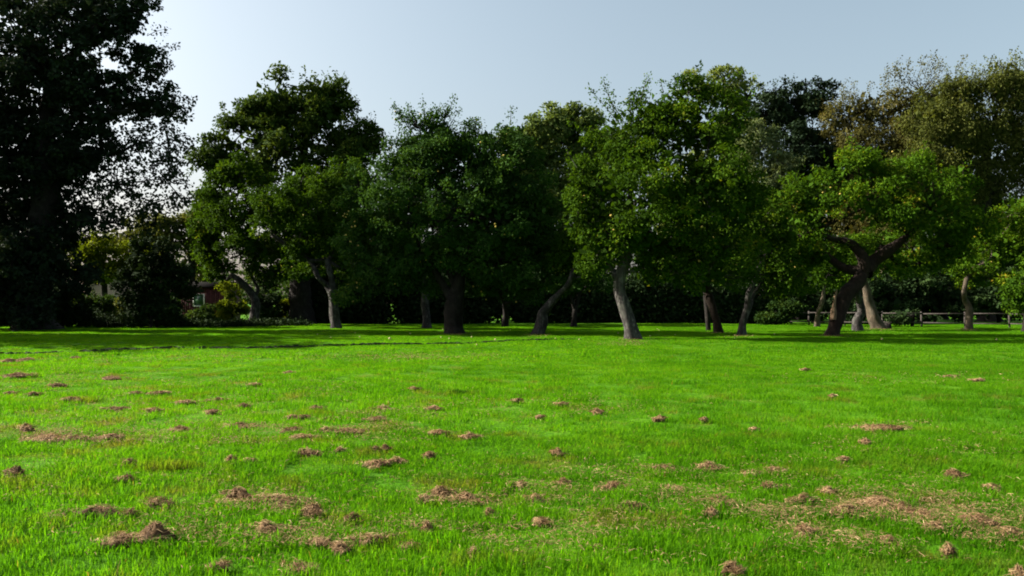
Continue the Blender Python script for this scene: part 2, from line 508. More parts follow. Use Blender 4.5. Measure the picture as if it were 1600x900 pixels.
def build_grass():
    patches = []
    for k in range(3):
        patches.append(blade_patch("near_sward", 6000, .027, .072, .0048, 2, 10 + k, lean=1.0))
    for k in range(3):
        patches.append(blade_patch("middle_sward", 2300, .030, .065, .010, 1, 20 + k, lean=.8))
    for k in range(3):
        patches.append(blade_patch("far_sward", 900, .022, .045, .022, 1, 30 + k, lean=.8))
    pts, lod = [], []
    for y in np.arange(2.0, 53, 1.0):
        hw = .78 * y + 3.0
        for x in np.arange(-hw, hw + 1, 1.0):
            pts.append((x, y)); lod.append(0 if y < 8.5 else (1 if y < 19 else 2))
    P = np.array(pts); lod = np.array(lod)
    P = P + rng.uniform(-.12, .12, P.shape)
    z = ground_z(P[:, 0], P[:, 1])
    n = len(P)
    me = bpy.data.meshes.new("grass")
    me.vertices.add(n)
    me.vertices.foreach_set("co", np.column_stack([P, z]).astype(np.float32).ravel())
    a = me.attributes.new("which", 'INT', 'POINT'); a.data.foreach_set("value", (lod * 3 + rng.integers(0, 3, n)).astype(np.int32))
    a = me.attributes.new("turn", 'FLOAT', 'POINT'); a.data.foreach_set("value", rng.uniform(0, 6.283, n).astype(np.float32))
    tall = 1 + .34 * Noise(77, 2.0)(np.column_stack([P, z]))
    a = me.attributes.new("tall", 'FLOAT', 'POINT'); a.data.foreach_set("value", np.clip(tall, .55, 1.5).astype(np.float32))
    me.update()
    o = tag(link("grass", me), kind='stuff')
    g = bpy.data.node_groups.new("grass_cover", 'GeometryNodeTree')
    g.interface.new_socket("Geometry", in_out='INPUT', socket_type='NodeSocketGeometry')
    g.interface.new_socket("Geometry", in_out='OUTPUT', socket_type='NodeSocketGeometry')
    N, L = g.nodes, g.links
    gi = N.new("NodeGroupInput"); go = N.new("NodeGroupOutput")
    jn = N.new("GeometryNodeGeometryToInstance")
    for p in reversed(patches):
        oi = N.new("GeometryNodeObjectInfo"); oi.inputs["Object"].default_value = p; oi.inputs["As Instance"].default_value = True
        L.new(oi.outputs["Geometry"], jn.inputs[0])
    # joined children keep link order reversed; picked by index below
    jg = N.new("GeometryNodeJoinGeometry")
    N.remove(jn)
    for node in [x for x in N if x.bl_idname == "GeometryNodeObjectInfo"]:
        L.new(node.outputs["Geometry"], jg.inputs[0])
    iop = N.new("GeometryNodeInstanceOnPoints")
    iop.inputs["Pick Instance"].default_value = True
    m2p = N.new("GeometryNodeMeshToPoints")
    L.new(gi.outputs[0], m2p.inputs[0]); L.new(m2p.outputs[0], iop.inputs["Points"])
    L.new(jg.outputs[0], iop.inputs["Instance"])

    def named(nm, tp):
        x = N.new("GeometryNodeInputNamedAttribute"); x.data_type = tp; x.inputs[0].default_value = nm
        return x.outputs[0]
    L.new(named("which", 'INT'), iop.inputs["Instance Index"])
    cr = N.new("ShaderNodeCombineXYZ"); L.new(named("turn", 'FLOAT'), cr.inputs[2]); L.new(cr.outputs[0], iop.inputs["Rotation"])
    cs = N.new("ShaderNodeCombineXYZ"); cs.inputs[0].default_value = 1; cs.inputs[1].default_value = 1
    L.new(named("tall", 'FLOAT'), cs.inputs[2]); L.new(cs.outputs[0], iop.inputs["Scale"])
    L.new(iop.outputs[0], go.inputs[0])
    md = o.modifiers.new("cover", 'NODES'); md.node_group = g
    return o


build_grass()


# ------------------------------------------------------------------ trees
def crown_leaves(geo, c, rad, nclus, per, leaf, spread, r, dens_noise, gap, droop, spray, tint0=0., width=.6, hang=0., pts_out=None, floor=.3, lace=False):
    """leaf clusters through an ellipsoid lobe (centre c, radii rad)"""
    # boughs: flattened puffs of leaves, mostly near the shell of the lobe, with gaps between them
    big = 1.1 if lace else 4.6
    nb = max(5, int(nclus / big))
    u = unit(r.normal(size=(nb * 2, 3)))
    rr = r.random(nb * 2) ** (.5 if lace else .36)
    C = c + u * rr[:, None] * rad * .93
    keep = dens_noise(C) > gap - .35 * (rr < .6)
    C, u, rr = C[keep][:nb], u[keep][:nb], rr[keep][:nb]
    ok = C[:, 2] > floor
    C, u, rr = C[ok], u[ok], rr[ok]
    n = len(C)
    if n == 0:
        return
    if pts_out is not None:
        pts_out.append(C)
    ct = r.normal(0, .12, n) + tint0 + .20 * dens_noise(C * 1.7 + 3.1)
    bs = spread * (r.uniform(.4, 1.0, n) if lace else r.uniform(.85, 1.75, n))
    cnt = np.maximum(6, (per * big * (bs / spread) ** 2 / 1.75).astype(int))
    idx = np.repeat(np.arange(n), cnt)
    m = len(idx)
    ou = unit(r.normal(size=(m, 3)) + u[idx] * .45 + np.array([0, 0, .3]))
    off = ou * (r.random(m) ** .45 * bs[idx])[:, None] * np.array([1, 1, .62])
    off += r.normal(size=(m, 3)) * spread * .10
    out = unit(ou + u[idx] * .6)
    # leafy twigs that stick out of the outline
    sp = (r.random(n) < spray * .6) & (rr > .8)
    tw = (r.random(m) < .22) & sp[idx]
    t = r.random(m)
    sd = unit(u * np.array([1, 1, .6]) + np.array([0, 0, .5]) + r.normal(size=(n, 3)) * .4)
    ln = (r.uniform(1.5, 2.5, n) * bs)[idx]
    off = np.where(tw[:, None], sd[idx] * (ln * t)[:, None] + r.normal(size=(m, 3)) * spread * .13, off)
    if hang:
        off[:, 2] -= np.abs(r.normal(size=m)) * hang
    P = C[idx] + off
    d = out * .5 + r.normal(size=(m, 3)) * .8 + np.array([0, 0, -droop])
    nv = r.normal(size=(m, 3)) * .65 + np.array([0, 0, .8]) + out * .35
    s = leaf * r.uniform(.65, 1.25, m)
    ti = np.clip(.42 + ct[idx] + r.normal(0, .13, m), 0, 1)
    V, f = leaf_quads(P, d, nv, s, width)
    geo.add(V, f, np.repeat(ti, 4))


def shoot(geo, a, b, r, leaf, n, lean=.15):
    """one long leafy shoot from a to b"""
    t = np.linspace(0, 1, 7)
    mid = (a + b) / 2 + r.normal(size=3) * np.linalg.norm(b - a) * lean * .5
    P = (1 - t)[:, None] ** 2 * a + (2 * t * (1 - t))[:, None] * mid + t[:, None] ** 2 * b
    V, f = tube(P, np.linspace(.022, .006, 7), 4)
    geo.add(V, f, .5, 1)
    tt = r.random(n)
    Q = (1 - tt)[:, None] ** 2 * a + (2 * tt * (1 - tt))[:, None] * mid + tt[:, None] ** 2 * b
    Q = Q + r.normal(size=(n, 3)) * (.15 * (1.25 - .7 * tt))[:, None] * leaf / .12
    V, f = leaf_quads(Q, r.normal(size=(n, 3)) + unit(b - a) * .6, r.normal(size=(n, 3)) + np.array([0, 0, .5]), leaf * r.uniform(.6, 1.1, n))
    geo.add(V, f, np.repeat(np.clip(r.normal(.5, .18, n), 0, 1), 4))


def tree(name, label, cat, D, trunk, lobes, leafm, barkm, limbs=(), seed=1, leaf=.12, k=15, per=30, spread=.38, gap=-.45,
         droop=.35, spray=.35, shoots=(), fruit=0, fruits_at=(), group=None, rz=.85, twig=7, tint0=0., width=.6, hang=0., flare=.55,
         part="crown", sides=14, wander=.12, trunk_name="trunk", connect=True):
    r = np.random.default_rng(seed)
    px = D / F
    tp = np.array([W(x, y, D) for x, y, _ in trunk]); tr = np.array([q[2] * px for q in trunk])
    tp[1:, 1] += np.cumsum(r.normal(0, wander, len(tp) - 1)) * np.linspace(.3, 1, len(tp) - 1)
    base = tp[0].copy(); base[2] = float(ground_z(base[0], base[1]))
    tp[0, 2] = base[2] - .12
    root = empty(name, base, label, cat, group)
    P, R = spline(tp, tr, 8)
    V, f = tube(P, R, sides, .15, seed, flare)
    g = Geo(); g.add(V, f)
    link(trunk_name, g.mesh(trunk_name, [barkm], base, True), root)
    nodes = [(tp[-1], tr[-1])]
    for lb in limbs:
        lp = np.array([W(x, y, D) for x, y, _ in lb]); lr = np.array([q[2] * px for q in lb])
        dd = np.linalg.norm(P[:, [0, 2]] - lp[0][[0, 2]], axis=1); j = int(dd.argmin())
        lp[0] = P[j]
        lp[1:, 1] = P[j][1] + np.cumsum(r.normal(0, wander * 2.2, len(lp) - 1))
        Q, S = spline(lp, lr, 6)
        V, f = tube(Q, S, max(6, sides - 4), .08, seed + 3)
        g = Geo(); g.add(V, f)
        link("limb", g.mesh("limb", [barkm], base, True), root)
        nodes.append((lp[-1], lr[-1]))
    # lobes: (cx, cy, rx, ry[, depth offset[, density]])
    L3 = []
    for lo in lobes:
        cx, cy, rx, ry = lo[:4]
        dz = lo[4] if len(lo) > 4 and lo[4] is not None else r.uniform(-.4, .4) * rx * px
        de = lo[5] if len(lo) > 5 else 1.0
        c = W(cx, cy, D); c[1] += dz
        L3.append((c, np.array([rx * px, (rx + ry) / 2 * px * rz, ry * px]), de))
    crown = Geo()
    todo = sorted(range(len(L3)), key=lambda i: np.linalg.norm(L3[i][0] - tp[-1]))
    k = k * DENS; leaf = leaf * LEAF
    nz = Noise(seed + 100, max(.8, spread * 2.6))
    for i in todo:
        c, rad, de = L3[i]
        if connect:
            a, ra = min(nodes, key=lambda q: np.linalg.norm(q[0] - c) + max(0, q[0][2] - c[2]) * .8)
            rb = max(.018 * leaf / .12, ra * .5)
            mid = (a + c) / 2 + r.normal(size=3) * np.linalg.norm(c - a) * .12 + np.array([0, 0, -.08 * np.linalg.norm(c - a)])
            Q, S = spline([a, mid, c], [ra * .85, (ra + rb) * .45, rb], 5)
            V, f = tube(Q, S, 7, .06, seed + i)
            g = Geo(); g.add(V, f)
            link("limb", g.mesh("limb", [barkm], base, True), root)
            nodes.append((c, rb))
        area = math.pi * rad[0] * rad[2]
        nc = max(8, int(area * k * de))
        pts = []
        if de < .75:
            crown_leaves(crown, c, rad, nc, per, leaf, spread, r, nz, gap, droop, spray, tint0, width, hang, pts, lace=True)
        else:
            crown_leaves(crown, c, rad, max(6, int(nc * .78)), per, leaf, spread, r, nz, gap, droop, spray, tint0, width, hang, pts, .1 if part == 'foliage' else .3)
            crown_leaves(crown, c, rad * .97, max(6, int(nc * .36)), per, leaf, spread, r, nz, gap - .2, droop, spray, tint0, width, hang, None, .1 if part == 'foliage' else .3, True)
        if pts and connect:
            C = pts[0]
            for q in C[r.integers(0, len(C), min(len(C), int(twig * max(1, area / 6))))]:
                m = (c + q) / 2 + r.normal(size=3) * .12 * np.linalg.norm(q - c)
                V, f = tube(np.array([c, m, q]), np.array([.032, .02, .008]) * leaf / .11, 4)
                crown.add(V, f, .5, 1)
    for s in shoots:
        x0, y0, x1, y1 = s[:4]
        a = W(x0, y0, D); b = W(x1, y1, D)
        o = r.normal(0, .4); a[1] += o; b[1] += o + r.normal(0, .2)
        shoot(crown, a, b, r, leaf * .9, int(np.linalg.norm(b - a) * 80 * (.12 / leaf)))
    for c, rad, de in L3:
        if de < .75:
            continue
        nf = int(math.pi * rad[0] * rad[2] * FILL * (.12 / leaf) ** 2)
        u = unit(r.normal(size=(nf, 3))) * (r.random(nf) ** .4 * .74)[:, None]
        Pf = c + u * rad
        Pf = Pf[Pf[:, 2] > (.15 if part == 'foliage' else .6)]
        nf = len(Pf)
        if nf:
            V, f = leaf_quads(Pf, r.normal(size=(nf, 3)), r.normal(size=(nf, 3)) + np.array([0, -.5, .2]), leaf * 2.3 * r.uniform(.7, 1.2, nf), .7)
            crown.add(V, f, np.repeat(np.clip(r.normal(.22 + tint0, .12, nf), 0, 1), 4))  # inner leaves tinted darker, shade in the crown's depth put into their colour
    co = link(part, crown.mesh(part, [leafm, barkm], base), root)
    # apples, too small to pick apart one by one: one part
    if fruit or fruits_at:
        F_ = Geo()
        C = []
        for i in range(fruit):
            c, rad, _ = L3[r.integers(len(L3))]
            u = unit(r.normal(size=3)); u[1] = -abs(u[1])
            C.append(c + u * rad * .97)
        for x, y in fruits_at:
            c = W(x, y, D); near = min(L3, key=lambda q: np.linalg.norm((q[0] - c)[[0, 2]]))
            c[1] = near[0][1] - near[1][1] * .95
            C.append(c)
        for c in C:
            V, f = ball(c, .042 * r.uniform(.8, 1.2), 6, 5)
            F_.add(V, f)
        tag(link("fruit", F_.mesh("fruit", [M['apple_fruit']], base, True), root), kind='stuff')
    return root


def ball(c, rad, nu=8, nv=6, sq=(1, 1, .9)):
    th = np.linspace(0, math.pi, nv + 1)[1:-1]; ph = np.arange(nu) / nu * 2 * math.pi
    V = [[0, 0, 1.0]]
    for t in th:
        for p in ph:
            V.append([math.sin(t) * math.cos(p), math.sin(t) * math.sin(p), math.cos(t)])
    V.append([0, 0, -1.0])
    V = np.array(V) * np.array(sq) * rad + c
    q, t3 = [], []
    for j in range(nu):
        t3.append((0, 1 + j, 1 + (j + 1) % nu))
        for i in range(nv - 2):
            a = 1 + i * nu
            q.append((a + j, a + nu + j, a + nu + (j + 1) % nu, a + (j + 1) % nu))
        a = 1 + (nv - 2) * nu
        t3.append((a + (j + 1) % nu, a + j, len(V) - 1))
    return V, [np.array(q), np.array(t3)]


DENS, LEAF, FILL = 1.2, 1.16, 30
ORCH = "apple trees of the orchard"
# the pale curved trunk, nearest of all
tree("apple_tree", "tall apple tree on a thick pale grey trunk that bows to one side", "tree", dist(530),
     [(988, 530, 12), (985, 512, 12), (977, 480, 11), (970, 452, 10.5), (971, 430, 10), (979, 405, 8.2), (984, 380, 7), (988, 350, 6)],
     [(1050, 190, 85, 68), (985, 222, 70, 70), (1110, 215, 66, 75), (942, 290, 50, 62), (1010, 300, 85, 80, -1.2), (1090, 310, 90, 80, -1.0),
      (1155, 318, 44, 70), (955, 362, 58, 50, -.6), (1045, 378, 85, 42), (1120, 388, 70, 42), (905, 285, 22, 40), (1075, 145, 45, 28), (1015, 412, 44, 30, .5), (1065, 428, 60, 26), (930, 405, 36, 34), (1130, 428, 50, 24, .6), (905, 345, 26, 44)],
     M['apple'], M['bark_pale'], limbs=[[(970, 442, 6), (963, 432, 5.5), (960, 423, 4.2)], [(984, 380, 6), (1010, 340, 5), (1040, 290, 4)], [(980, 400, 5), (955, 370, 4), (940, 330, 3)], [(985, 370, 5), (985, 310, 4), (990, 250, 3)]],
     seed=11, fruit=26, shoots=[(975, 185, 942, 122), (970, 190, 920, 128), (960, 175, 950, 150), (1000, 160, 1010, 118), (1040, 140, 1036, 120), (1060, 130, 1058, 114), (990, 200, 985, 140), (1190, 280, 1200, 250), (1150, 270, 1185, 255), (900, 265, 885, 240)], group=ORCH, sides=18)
# the leaning brown trunk
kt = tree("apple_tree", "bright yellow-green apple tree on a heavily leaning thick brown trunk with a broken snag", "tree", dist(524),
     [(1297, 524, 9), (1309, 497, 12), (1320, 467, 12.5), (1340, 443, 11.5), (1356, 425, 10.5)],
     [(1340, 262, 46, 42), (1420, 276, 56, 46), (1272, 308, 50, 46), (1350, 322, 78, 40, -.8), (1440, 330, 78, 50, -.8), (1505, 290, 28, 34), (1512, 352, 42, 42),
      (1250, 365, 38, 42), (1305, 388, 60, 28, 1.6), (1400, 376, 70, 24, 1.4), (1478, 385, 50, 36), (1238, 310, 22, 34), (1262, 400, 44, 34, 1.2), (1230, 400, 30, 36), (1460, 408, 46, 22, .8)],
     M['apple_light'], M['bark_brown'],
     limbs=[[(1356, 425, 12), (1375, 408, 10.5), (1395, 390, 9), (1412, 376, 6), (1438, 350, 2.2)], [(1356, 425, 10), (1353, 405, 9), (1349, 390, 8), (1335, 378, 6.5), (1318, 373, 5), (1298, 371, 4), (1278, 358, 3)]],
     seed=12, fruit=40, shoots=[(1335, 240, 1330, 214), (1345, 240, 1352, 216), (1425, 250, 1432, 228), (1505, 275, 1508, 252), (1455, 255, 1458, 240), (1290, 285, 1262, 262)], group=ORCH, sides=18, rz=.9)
g = Geo()
sp_, sr_ = spline([W(1301, 500, dist(524), -.2), W(1302, 484, dist(524), -.16), W(1304, 468, dist(524), -.12), W(1308, 452, dist(524), -.1)], np.array([4.0, 4.6, 3.0, .5]) * dist(524) / F, 8)
V, f = tube(sp_, sr_, 10, .45, 4); g.add(V, f)
link("snag", g.mesh("snag", [M['snag']], kt.location), kt)["label"] = "pale broken snag of bare wood"
# the broad dark tree
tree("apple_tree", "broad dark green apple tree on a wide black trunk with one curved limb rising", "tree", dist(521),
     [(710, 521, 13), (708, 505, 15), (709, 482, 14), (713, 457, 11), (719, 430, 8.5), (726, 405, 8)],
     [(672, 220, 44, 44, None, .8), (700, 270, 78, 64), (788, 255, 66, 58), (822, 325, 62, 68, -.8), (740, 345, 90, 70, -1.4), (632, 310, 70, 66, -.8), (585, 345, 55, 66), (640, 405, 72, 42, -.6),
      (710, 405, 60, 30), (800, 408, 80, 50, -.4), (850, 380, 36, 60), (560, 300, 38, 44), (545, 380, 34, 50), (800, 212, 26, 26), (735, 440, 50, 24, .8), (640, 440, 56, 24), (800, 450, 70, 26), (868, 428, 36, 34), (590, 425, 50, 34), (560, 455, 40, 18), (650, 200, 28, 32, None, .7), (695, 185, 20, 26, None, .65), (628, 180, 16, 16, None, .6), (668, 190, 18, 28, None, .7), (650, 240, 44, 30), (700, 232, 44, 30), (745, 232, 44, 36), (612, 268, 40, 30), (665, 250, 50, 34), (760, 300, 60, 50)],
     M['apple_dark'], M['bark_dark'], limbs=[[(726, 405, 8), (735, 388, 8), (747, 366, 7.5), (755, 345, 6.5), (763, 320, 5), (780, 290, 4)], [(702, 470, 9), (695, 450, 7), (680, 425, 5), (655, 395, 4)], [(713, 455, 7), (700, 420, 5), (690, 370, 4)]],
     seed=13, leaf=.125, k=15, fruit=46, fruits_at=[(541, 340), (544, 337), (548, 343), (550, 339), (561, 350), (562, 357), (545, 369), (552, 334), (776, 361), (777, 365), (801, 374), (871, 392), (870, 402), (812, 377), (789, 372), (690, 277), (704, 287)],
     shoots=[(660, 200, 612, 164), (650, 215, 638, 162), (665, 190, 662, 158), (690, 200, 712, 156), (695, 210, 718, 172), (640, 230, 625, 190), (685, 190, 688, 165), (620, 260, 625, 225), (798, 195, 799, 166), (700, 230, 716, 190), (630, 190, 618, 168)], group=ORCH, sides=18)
# left pair with forked trunks
tree("apple_tree", "apple tree on a slender trunk leaning and forking towards the red shed", "tree", dist(508.5),
     [(396, 508, 8), (398, 490, 7), (400, 473, 6.5), (392, 456, 5.5), (381, 441, 5), (368, 430, 4)],
     [(375, 285, 54, 46), (335, 320, 36, 60), (395, 335, 56, 56, -1), (340, 385, 36, 40), (400, 390, 60, 34), (445, 350, 40, 50), (345, 422, 40, 20), (425, 425, 44, 18), (318, 380, 20, 40)],
     M['apple'], M['bark_grey'], limbs=[[(400, 466, 3.5), (401, 452, 3), (395, 440, 2.5), (384, 420, 2)]], seed=14, leaf=.15, k=11, tint0=-.06, group=ORCH, fruit=6)
tree("apple_tree", "apple tree on an upright dark trunk splitting into a narrow fork", "tree", dist(513.5),
     [(525, 513, 7.5), (524, 492, 8), (521, 468, 6.5), (520, 445, 5), (517, 425, 4.5), (512, 405, 4)],
     [(465, 295, 50, 40), (430, 335, 40, 46), (490, 345, 54, 50, -1), (525, 380, 44, 44), (470, 395, 44, 26), (510, 290, 30, 26), (545, 270, 34, 28), (480, 425, 48, 16, .8), (545, 425, 40, 24), (560, 330, 40, 50)],
     M['apple'], M['bark_grey'], limbs=[[(521, 466, 5.5), (511, 447, 5), (500, 434, 4), (486, 410, 3.5), (470, 395, 3.4), (450, 385, 3), (420, 366, 2.6)]], seed=15, leaf=.14, k=12, tint0=-.06, group=ORCH, fruit=8)
tree("apple_tree", "slim straight grey trunk beside the wide black trunk, crown hidden in its leaves", "tree", dist(514),
     [(667, 514, 7.5), (666, 495, 6.5), (664, 470, 6), (663, 445, 5.5), (660, 415, 4)],
     [(650, 400, 50, 34), (690, 390, 40, 34), (620, 410, 36, 30)], M['apple_dark'], M['bark_grey'], seed=16, leaf=.14, k=12, group=ORCH)
tree("apple_tree", "small apple tree on a grey trunk tilted about forty degrees", "tree", dist(523),
     [(839, 523, 8.5), (847, 503, 9.5), (849, 489, 8.5), (862, 472, 6.5), (875, 458, 5.5), (888, 444, 5), (894, 425, 4)],
     [(905, 400, 40, 40), (880, 395, 30, 36), (915, 430, 28, 26), (925, 370, 24, 34)], M['apple'], M['bark_grey'], seed=17, k=15, group=ORCH, fruit=4)
tree("apple_tree", "small dark apple tree far back against the hedge with a stubby trunk", "tree", dist(510.5),
     [(789, 510, 5), (790, 492, 4.2), (788, 476, 3.5)], [(770, 445, 44, 28), (815, 450, 42, 28), (790, 425, 40, 24)], M['apple_dark'], M['bark_dark'], seed=18, leaf=.16, k=9, group=ORCH, tint0=-.1)
tree("apple_tree", "dark apple tree behind the tilted grey trunk, its stem forking low", "tree", dist(509.5),
     [(897, 509, 5.5), (898, 488, 4.5), (902, 470, 4), (906, 455, 3)], [(890, 445, 30, 24), (925, 440, 32, 26), (905, 415, 36, 24)], M['apple_dark'], M['bark_dark'], limbs=[[(898, 485, 3), (892, 465, 2.4), (886, 450, 2)]], seed=19, leaf=.16, k=9, group=ORCH, tint0=-.1)
# middle right group
tree("apple_tree", "apple tree on a dark brown trunk with a thin limb stretched out low", "tree", dist(520.5),
     [(1124, 521, 7.2), (1119, 500, 6.6), (1111, 472, 6.4), (1106, 450, 5.8), (1103, 425, 5), (1105, 400, 4.5)],
     [(1105, 375, 66, 50), (1150, 390, 52, 44), (1060, 400, 44, 30), (1170, 330, 44, 50), (1090, 425, 40, 18)], M['apple'], M['bark_brown'],
     limbs=[[(1106, 455, 4.5), (1095, 445, 4), (1084, 438, 3.5), (1076, 430, 2.8), (1060, 420, 2)]], seed=20, leaf=.125, k=13, group=ORCH, fruit=10, tint0=.03)
tree("apple_tree", "thin dark trunk close behind the dark brown trunk with the low limb", "tree", dist(516.5),
     [(1107, 516, 4.2), (1106, 495, 4), (1104, 470, 3.8), (1102, 445, 3)], [(1080, 415, 44, 28), (1125, 420, 40, 28)], M['apple'], M['bark_dark'], seed=21, leaf=.14, k=12, group=ORCH)
tree("apple_tree", "apple tree on a slim grey trunk that parts into two stems like a wishbone", "tree", dist(526),
     [(1158, 526, 6.5), (1160, 507, 5.5), (1166, 484, 6), (1167, 462, 5), (1173, 441, 4), (1182, 420, 3.4), (1192, 395, 3)],
     [(1190, 385, 48, 40), (1215, 425, 34, 30), (1170, 345, 40, 44), (1205, 330, 34, 44), (1225, 370, 26, 34), (1230, 435, 30, 26), (1150, 420, 44, 24)], M['apple'], M['bark_grey'],
     limbs=[[(1164, 490, 4), (1174, 477, 3.6), (1183, 461, 3), (1192, 445, 2.4), (1200, 430, 2)]], seed=22, k=14, group=ORCH, tint0=.04)
tree("apple_tree", "slim crooked grey trunk standing just behind the leaning thick brown trunk", "tree", dist(516.5),
     [(1340, 517, 7.5), (1340, 502, 6.5), (1347, 487, 6), (1344, 472, 5), (1338, 458, 4.5), (1336, 435, 4), (1338, 415, 3)],
     [(1330, 415, 44, 26), (1290, 430, 40, 26), (1360, 405, 34, 24)], M['apple_light'], M['bark_grey'], seed=23, leaf=.13, k=12, group=ORCH, tint0=-.08)
tree("apple_tree", "pale sunlit trunk sloping back towards the leaning brown trunk, stump at its foot", "tree", dist(514.5),
     [(1373, 515, 10), (1367, 500, 8.5), (1361, 482, 7.5), (1355, 460, 6.2), (1350, 438, 5), (1347, 415, 4)],
     [(1390, 415, 44, 22), (1430, 410, 40, 22), (1345, 395, 40, 26)], M['apple_light'], M['bark_tan'], seed=24, leaf=.13, k=12, group=ORCH, tint0=-.08)
tree("apple_tree", "yellowish apple tree on a thin pale trunk bent like an elbow before the fence", "tree", dist(516),
     [(1513, 516, 5), (1515, 497, 5), (1514, 480, 4.4), (1507, 468, 3.8), (1502, 455, 3.6), (1505, 435, 3)],
     [(1580, 335, 44, 32), (1560, 385, 44, 36), (1520, 420, 38, 24), (1610, 390, 46, 56), (1590, 440, 46, 26), (1540, 435, 34, 18), (1630, 330, 40, 40)], M['apple_light'], M['bark_tan'], seed=25, leaf=.135, k=13, group=ORCH, tint0=.08, fruit=6)
tree("apple_tree", "young thin-stemmed tree by the rail fence, lit leaves about its stem", "tree", dist(511),
     [(1276, 511, 4.5), (1277, 492, 3.8), (1280, 474, 3.2), (1283, 450, 2.6)], [(1270, 435, 34, 26), (1235, 420, 34, 34), (1300, 440, 28, 20), (1215, 450, 30, 24)], M['apple'], M['bark_tan'], seed=26, leaf=.15, k=9, group=ORCH)
tree("apple_tree", "apple tree cut by the picture edge past the elbow-bent pale trunk", "tree", dist(518.5),
     [(1604, 518, 7), (1606, 498, 6), (1612, 470, 5)], [(1610, 445, 44, 26), (1660, 420, 60, 50), (1590, 465, 24, 16)], M['apple_light'], M['bark_dark'], seed=27, leaf=.13, k=12, group=ORCH, tint0=-.1)

# large trees behind and beside the orchard
tree("broadleaf_tree", "giant dark tree towering out of the top of the picture", "tree", 41.0,
     [(55, 516, 26), (56, 470, 22), (60, 400, 20), (70, 300, 17), (75, 200, 13), (80, 100, 9)],
     [(60, 90, 120, 95, None, .8), (170, 40, 60, 55, None, .9), (150, 165, 80, 70), (218, 92, 44, 36, None, .8), (250, 100, 30, 24, None, .7), (230, 155, 44, 32), (275, 165, 28, 26, None, .7), (30, 230, 110, 100), (140, 245, 66, 50),
      (215, 225, 76, 46, None, .7), (268, 225, 36, 50, None, .7), (262, 280, 38, 36, None, .7), (190, 290, 80, 46, None, .7), (240, 322, 50, 26, None, .7), (60, 330, 80, 80), (130, 330, 60, 50, None, .7), (275, 300, 24, 30, None, .7), (20, 420, 70, 60), (-60, 150, 130, 130), (-70, 350, 120, 130), (80, -50, 140, 80), (215, 20, 30, 28, None, .8), (175, 350, 70, 30, None, .7), (240, 345, 40, 20, None, .7), (60, 400, 80, 50, -1.5), (40, 460, 70, 40, -1.5), (110, 425, 50, 36), (-20, 470, 60, 36), (70, 490, 60, 24, -2)],
     M['giant'], M['bark_dark'], seed=31, leaf=.165, k=14, per=24, spread=.36, gap=-.30, spray=.6, twig=5, droop=.5, rz=.7, width=.75,
     shoots=[(235, 60, 268, 52), (250, 80, 282, 78), (270, 160, 303, 165), (275, 220, 300, 235), (280, 285, 298, 290), (200, 30, 225, 12)])
# a tree past the picture's edge, whose shade lies across the lawn
tree("broadleaf_tree", "dark tree standing just outside the picture, its shade lying on the far lawn", "tree", 31.0,
     [(-330, 532, 22), (-330, 400, 17), (-325, 250, 12)],
     [(-330, 120, 190, 130), (-450, 220, 150, 120), (-230, 220, 150, 120), (-330, 300, 220, 100)],
     M['giant'], M['bark_dark'], seed=30, leaf=.32, k=3.0, per=20, spread=.6, twig=2, rz=1.0)
tree("broadleaf_tree", "second dark tree outside the picture, between the giant tree and the nearer outside one", "tree", 36.0,
     [(-430, 522, 20), (-430, 400, 16), (-425, 250, 11)],
     [(-430, 40, 170, 150), (-520, 170, 140, 130), (-350, 190, 140, 130), (-430, 290, 180, 90)],
     M['giant'], M['bark_dark'], seed=29, leaf=.34, k=2.8, per=20, spread=.65, twig=2, rz=1.0)
tree("sycamore_tree", "tall dome-topped tree rising behind the forked apple trees, sunlit on one flank", "tree", 54.0,
     [(470, 506, 19), (469, 470, 17), (468, 430, 15), (470, 370, 13), (474, 300, 10), (474, 220, 6)],
     [(465, 152, 58, 36), (410, 185, 60, 40), (500, 185, 44, 46), (360, 220, 40, 36), (440, 235, 80, 56), (345, 262, 30, 28, None, .8), (535, 225, 44, 40), (573, 215, 26, 26), (520, 285, 66, 42), (380, 270, 50, 40), (588, 228, 14, 12), (480, 330, 80, 50), (330, 320, 26, 46), (440, 128, 22, 18), (420, 160, 40, 30), (380, 195, 40, 30), (520, 165, 30, 36), (335, 240, 26, 24), (500, 140, 30, 20), (440, 395, 90, 44), (530, 395, 60, 44), (555, 250, 40, 36)],
     M['sycamore'], M['bark_dark'], seed=32, leaf=.22, k=8, per=30, spread=.55, gap=-.12, spray=.35, twig=4, rz=.75,
     shoots=[(445, 125, 444, 106), (520, 150, 538, 120), (525, 160, 541, 126), (505, 140, 512, 118), (480, 125, 482, 114), (590, 225, 607, 212), (575, 200, 580, 176)])
WOOD = "tall trees of the wood behind the orchard"
tree("woodland_tree", "rounded green wood tree seen between the broad dark crown and the tall one", "tree", 66.0,
     [(880, 506, 12), (880, 440, 10), (880, 330, 8)], [(885, 215, 56, 44), (838, 235, 44, 44), (925, 225, 42, 56), (870, 290, 70, 60), (820, 330, 60, 80), (930, 320, 60, 80), (870, 410, 100, 60), (965, 365, 70, 70), (970, 250, 40, 50), (862, 198, 46, 30), (800, 245, 44, 40), (905, 188, 40, 24)],
     M['wood'], M['bark_dark'], seed=33, leaf=.26, k=6.5, per=28, spread=.6, twig=3, group=WOOD, rz=.7, spray=.2)
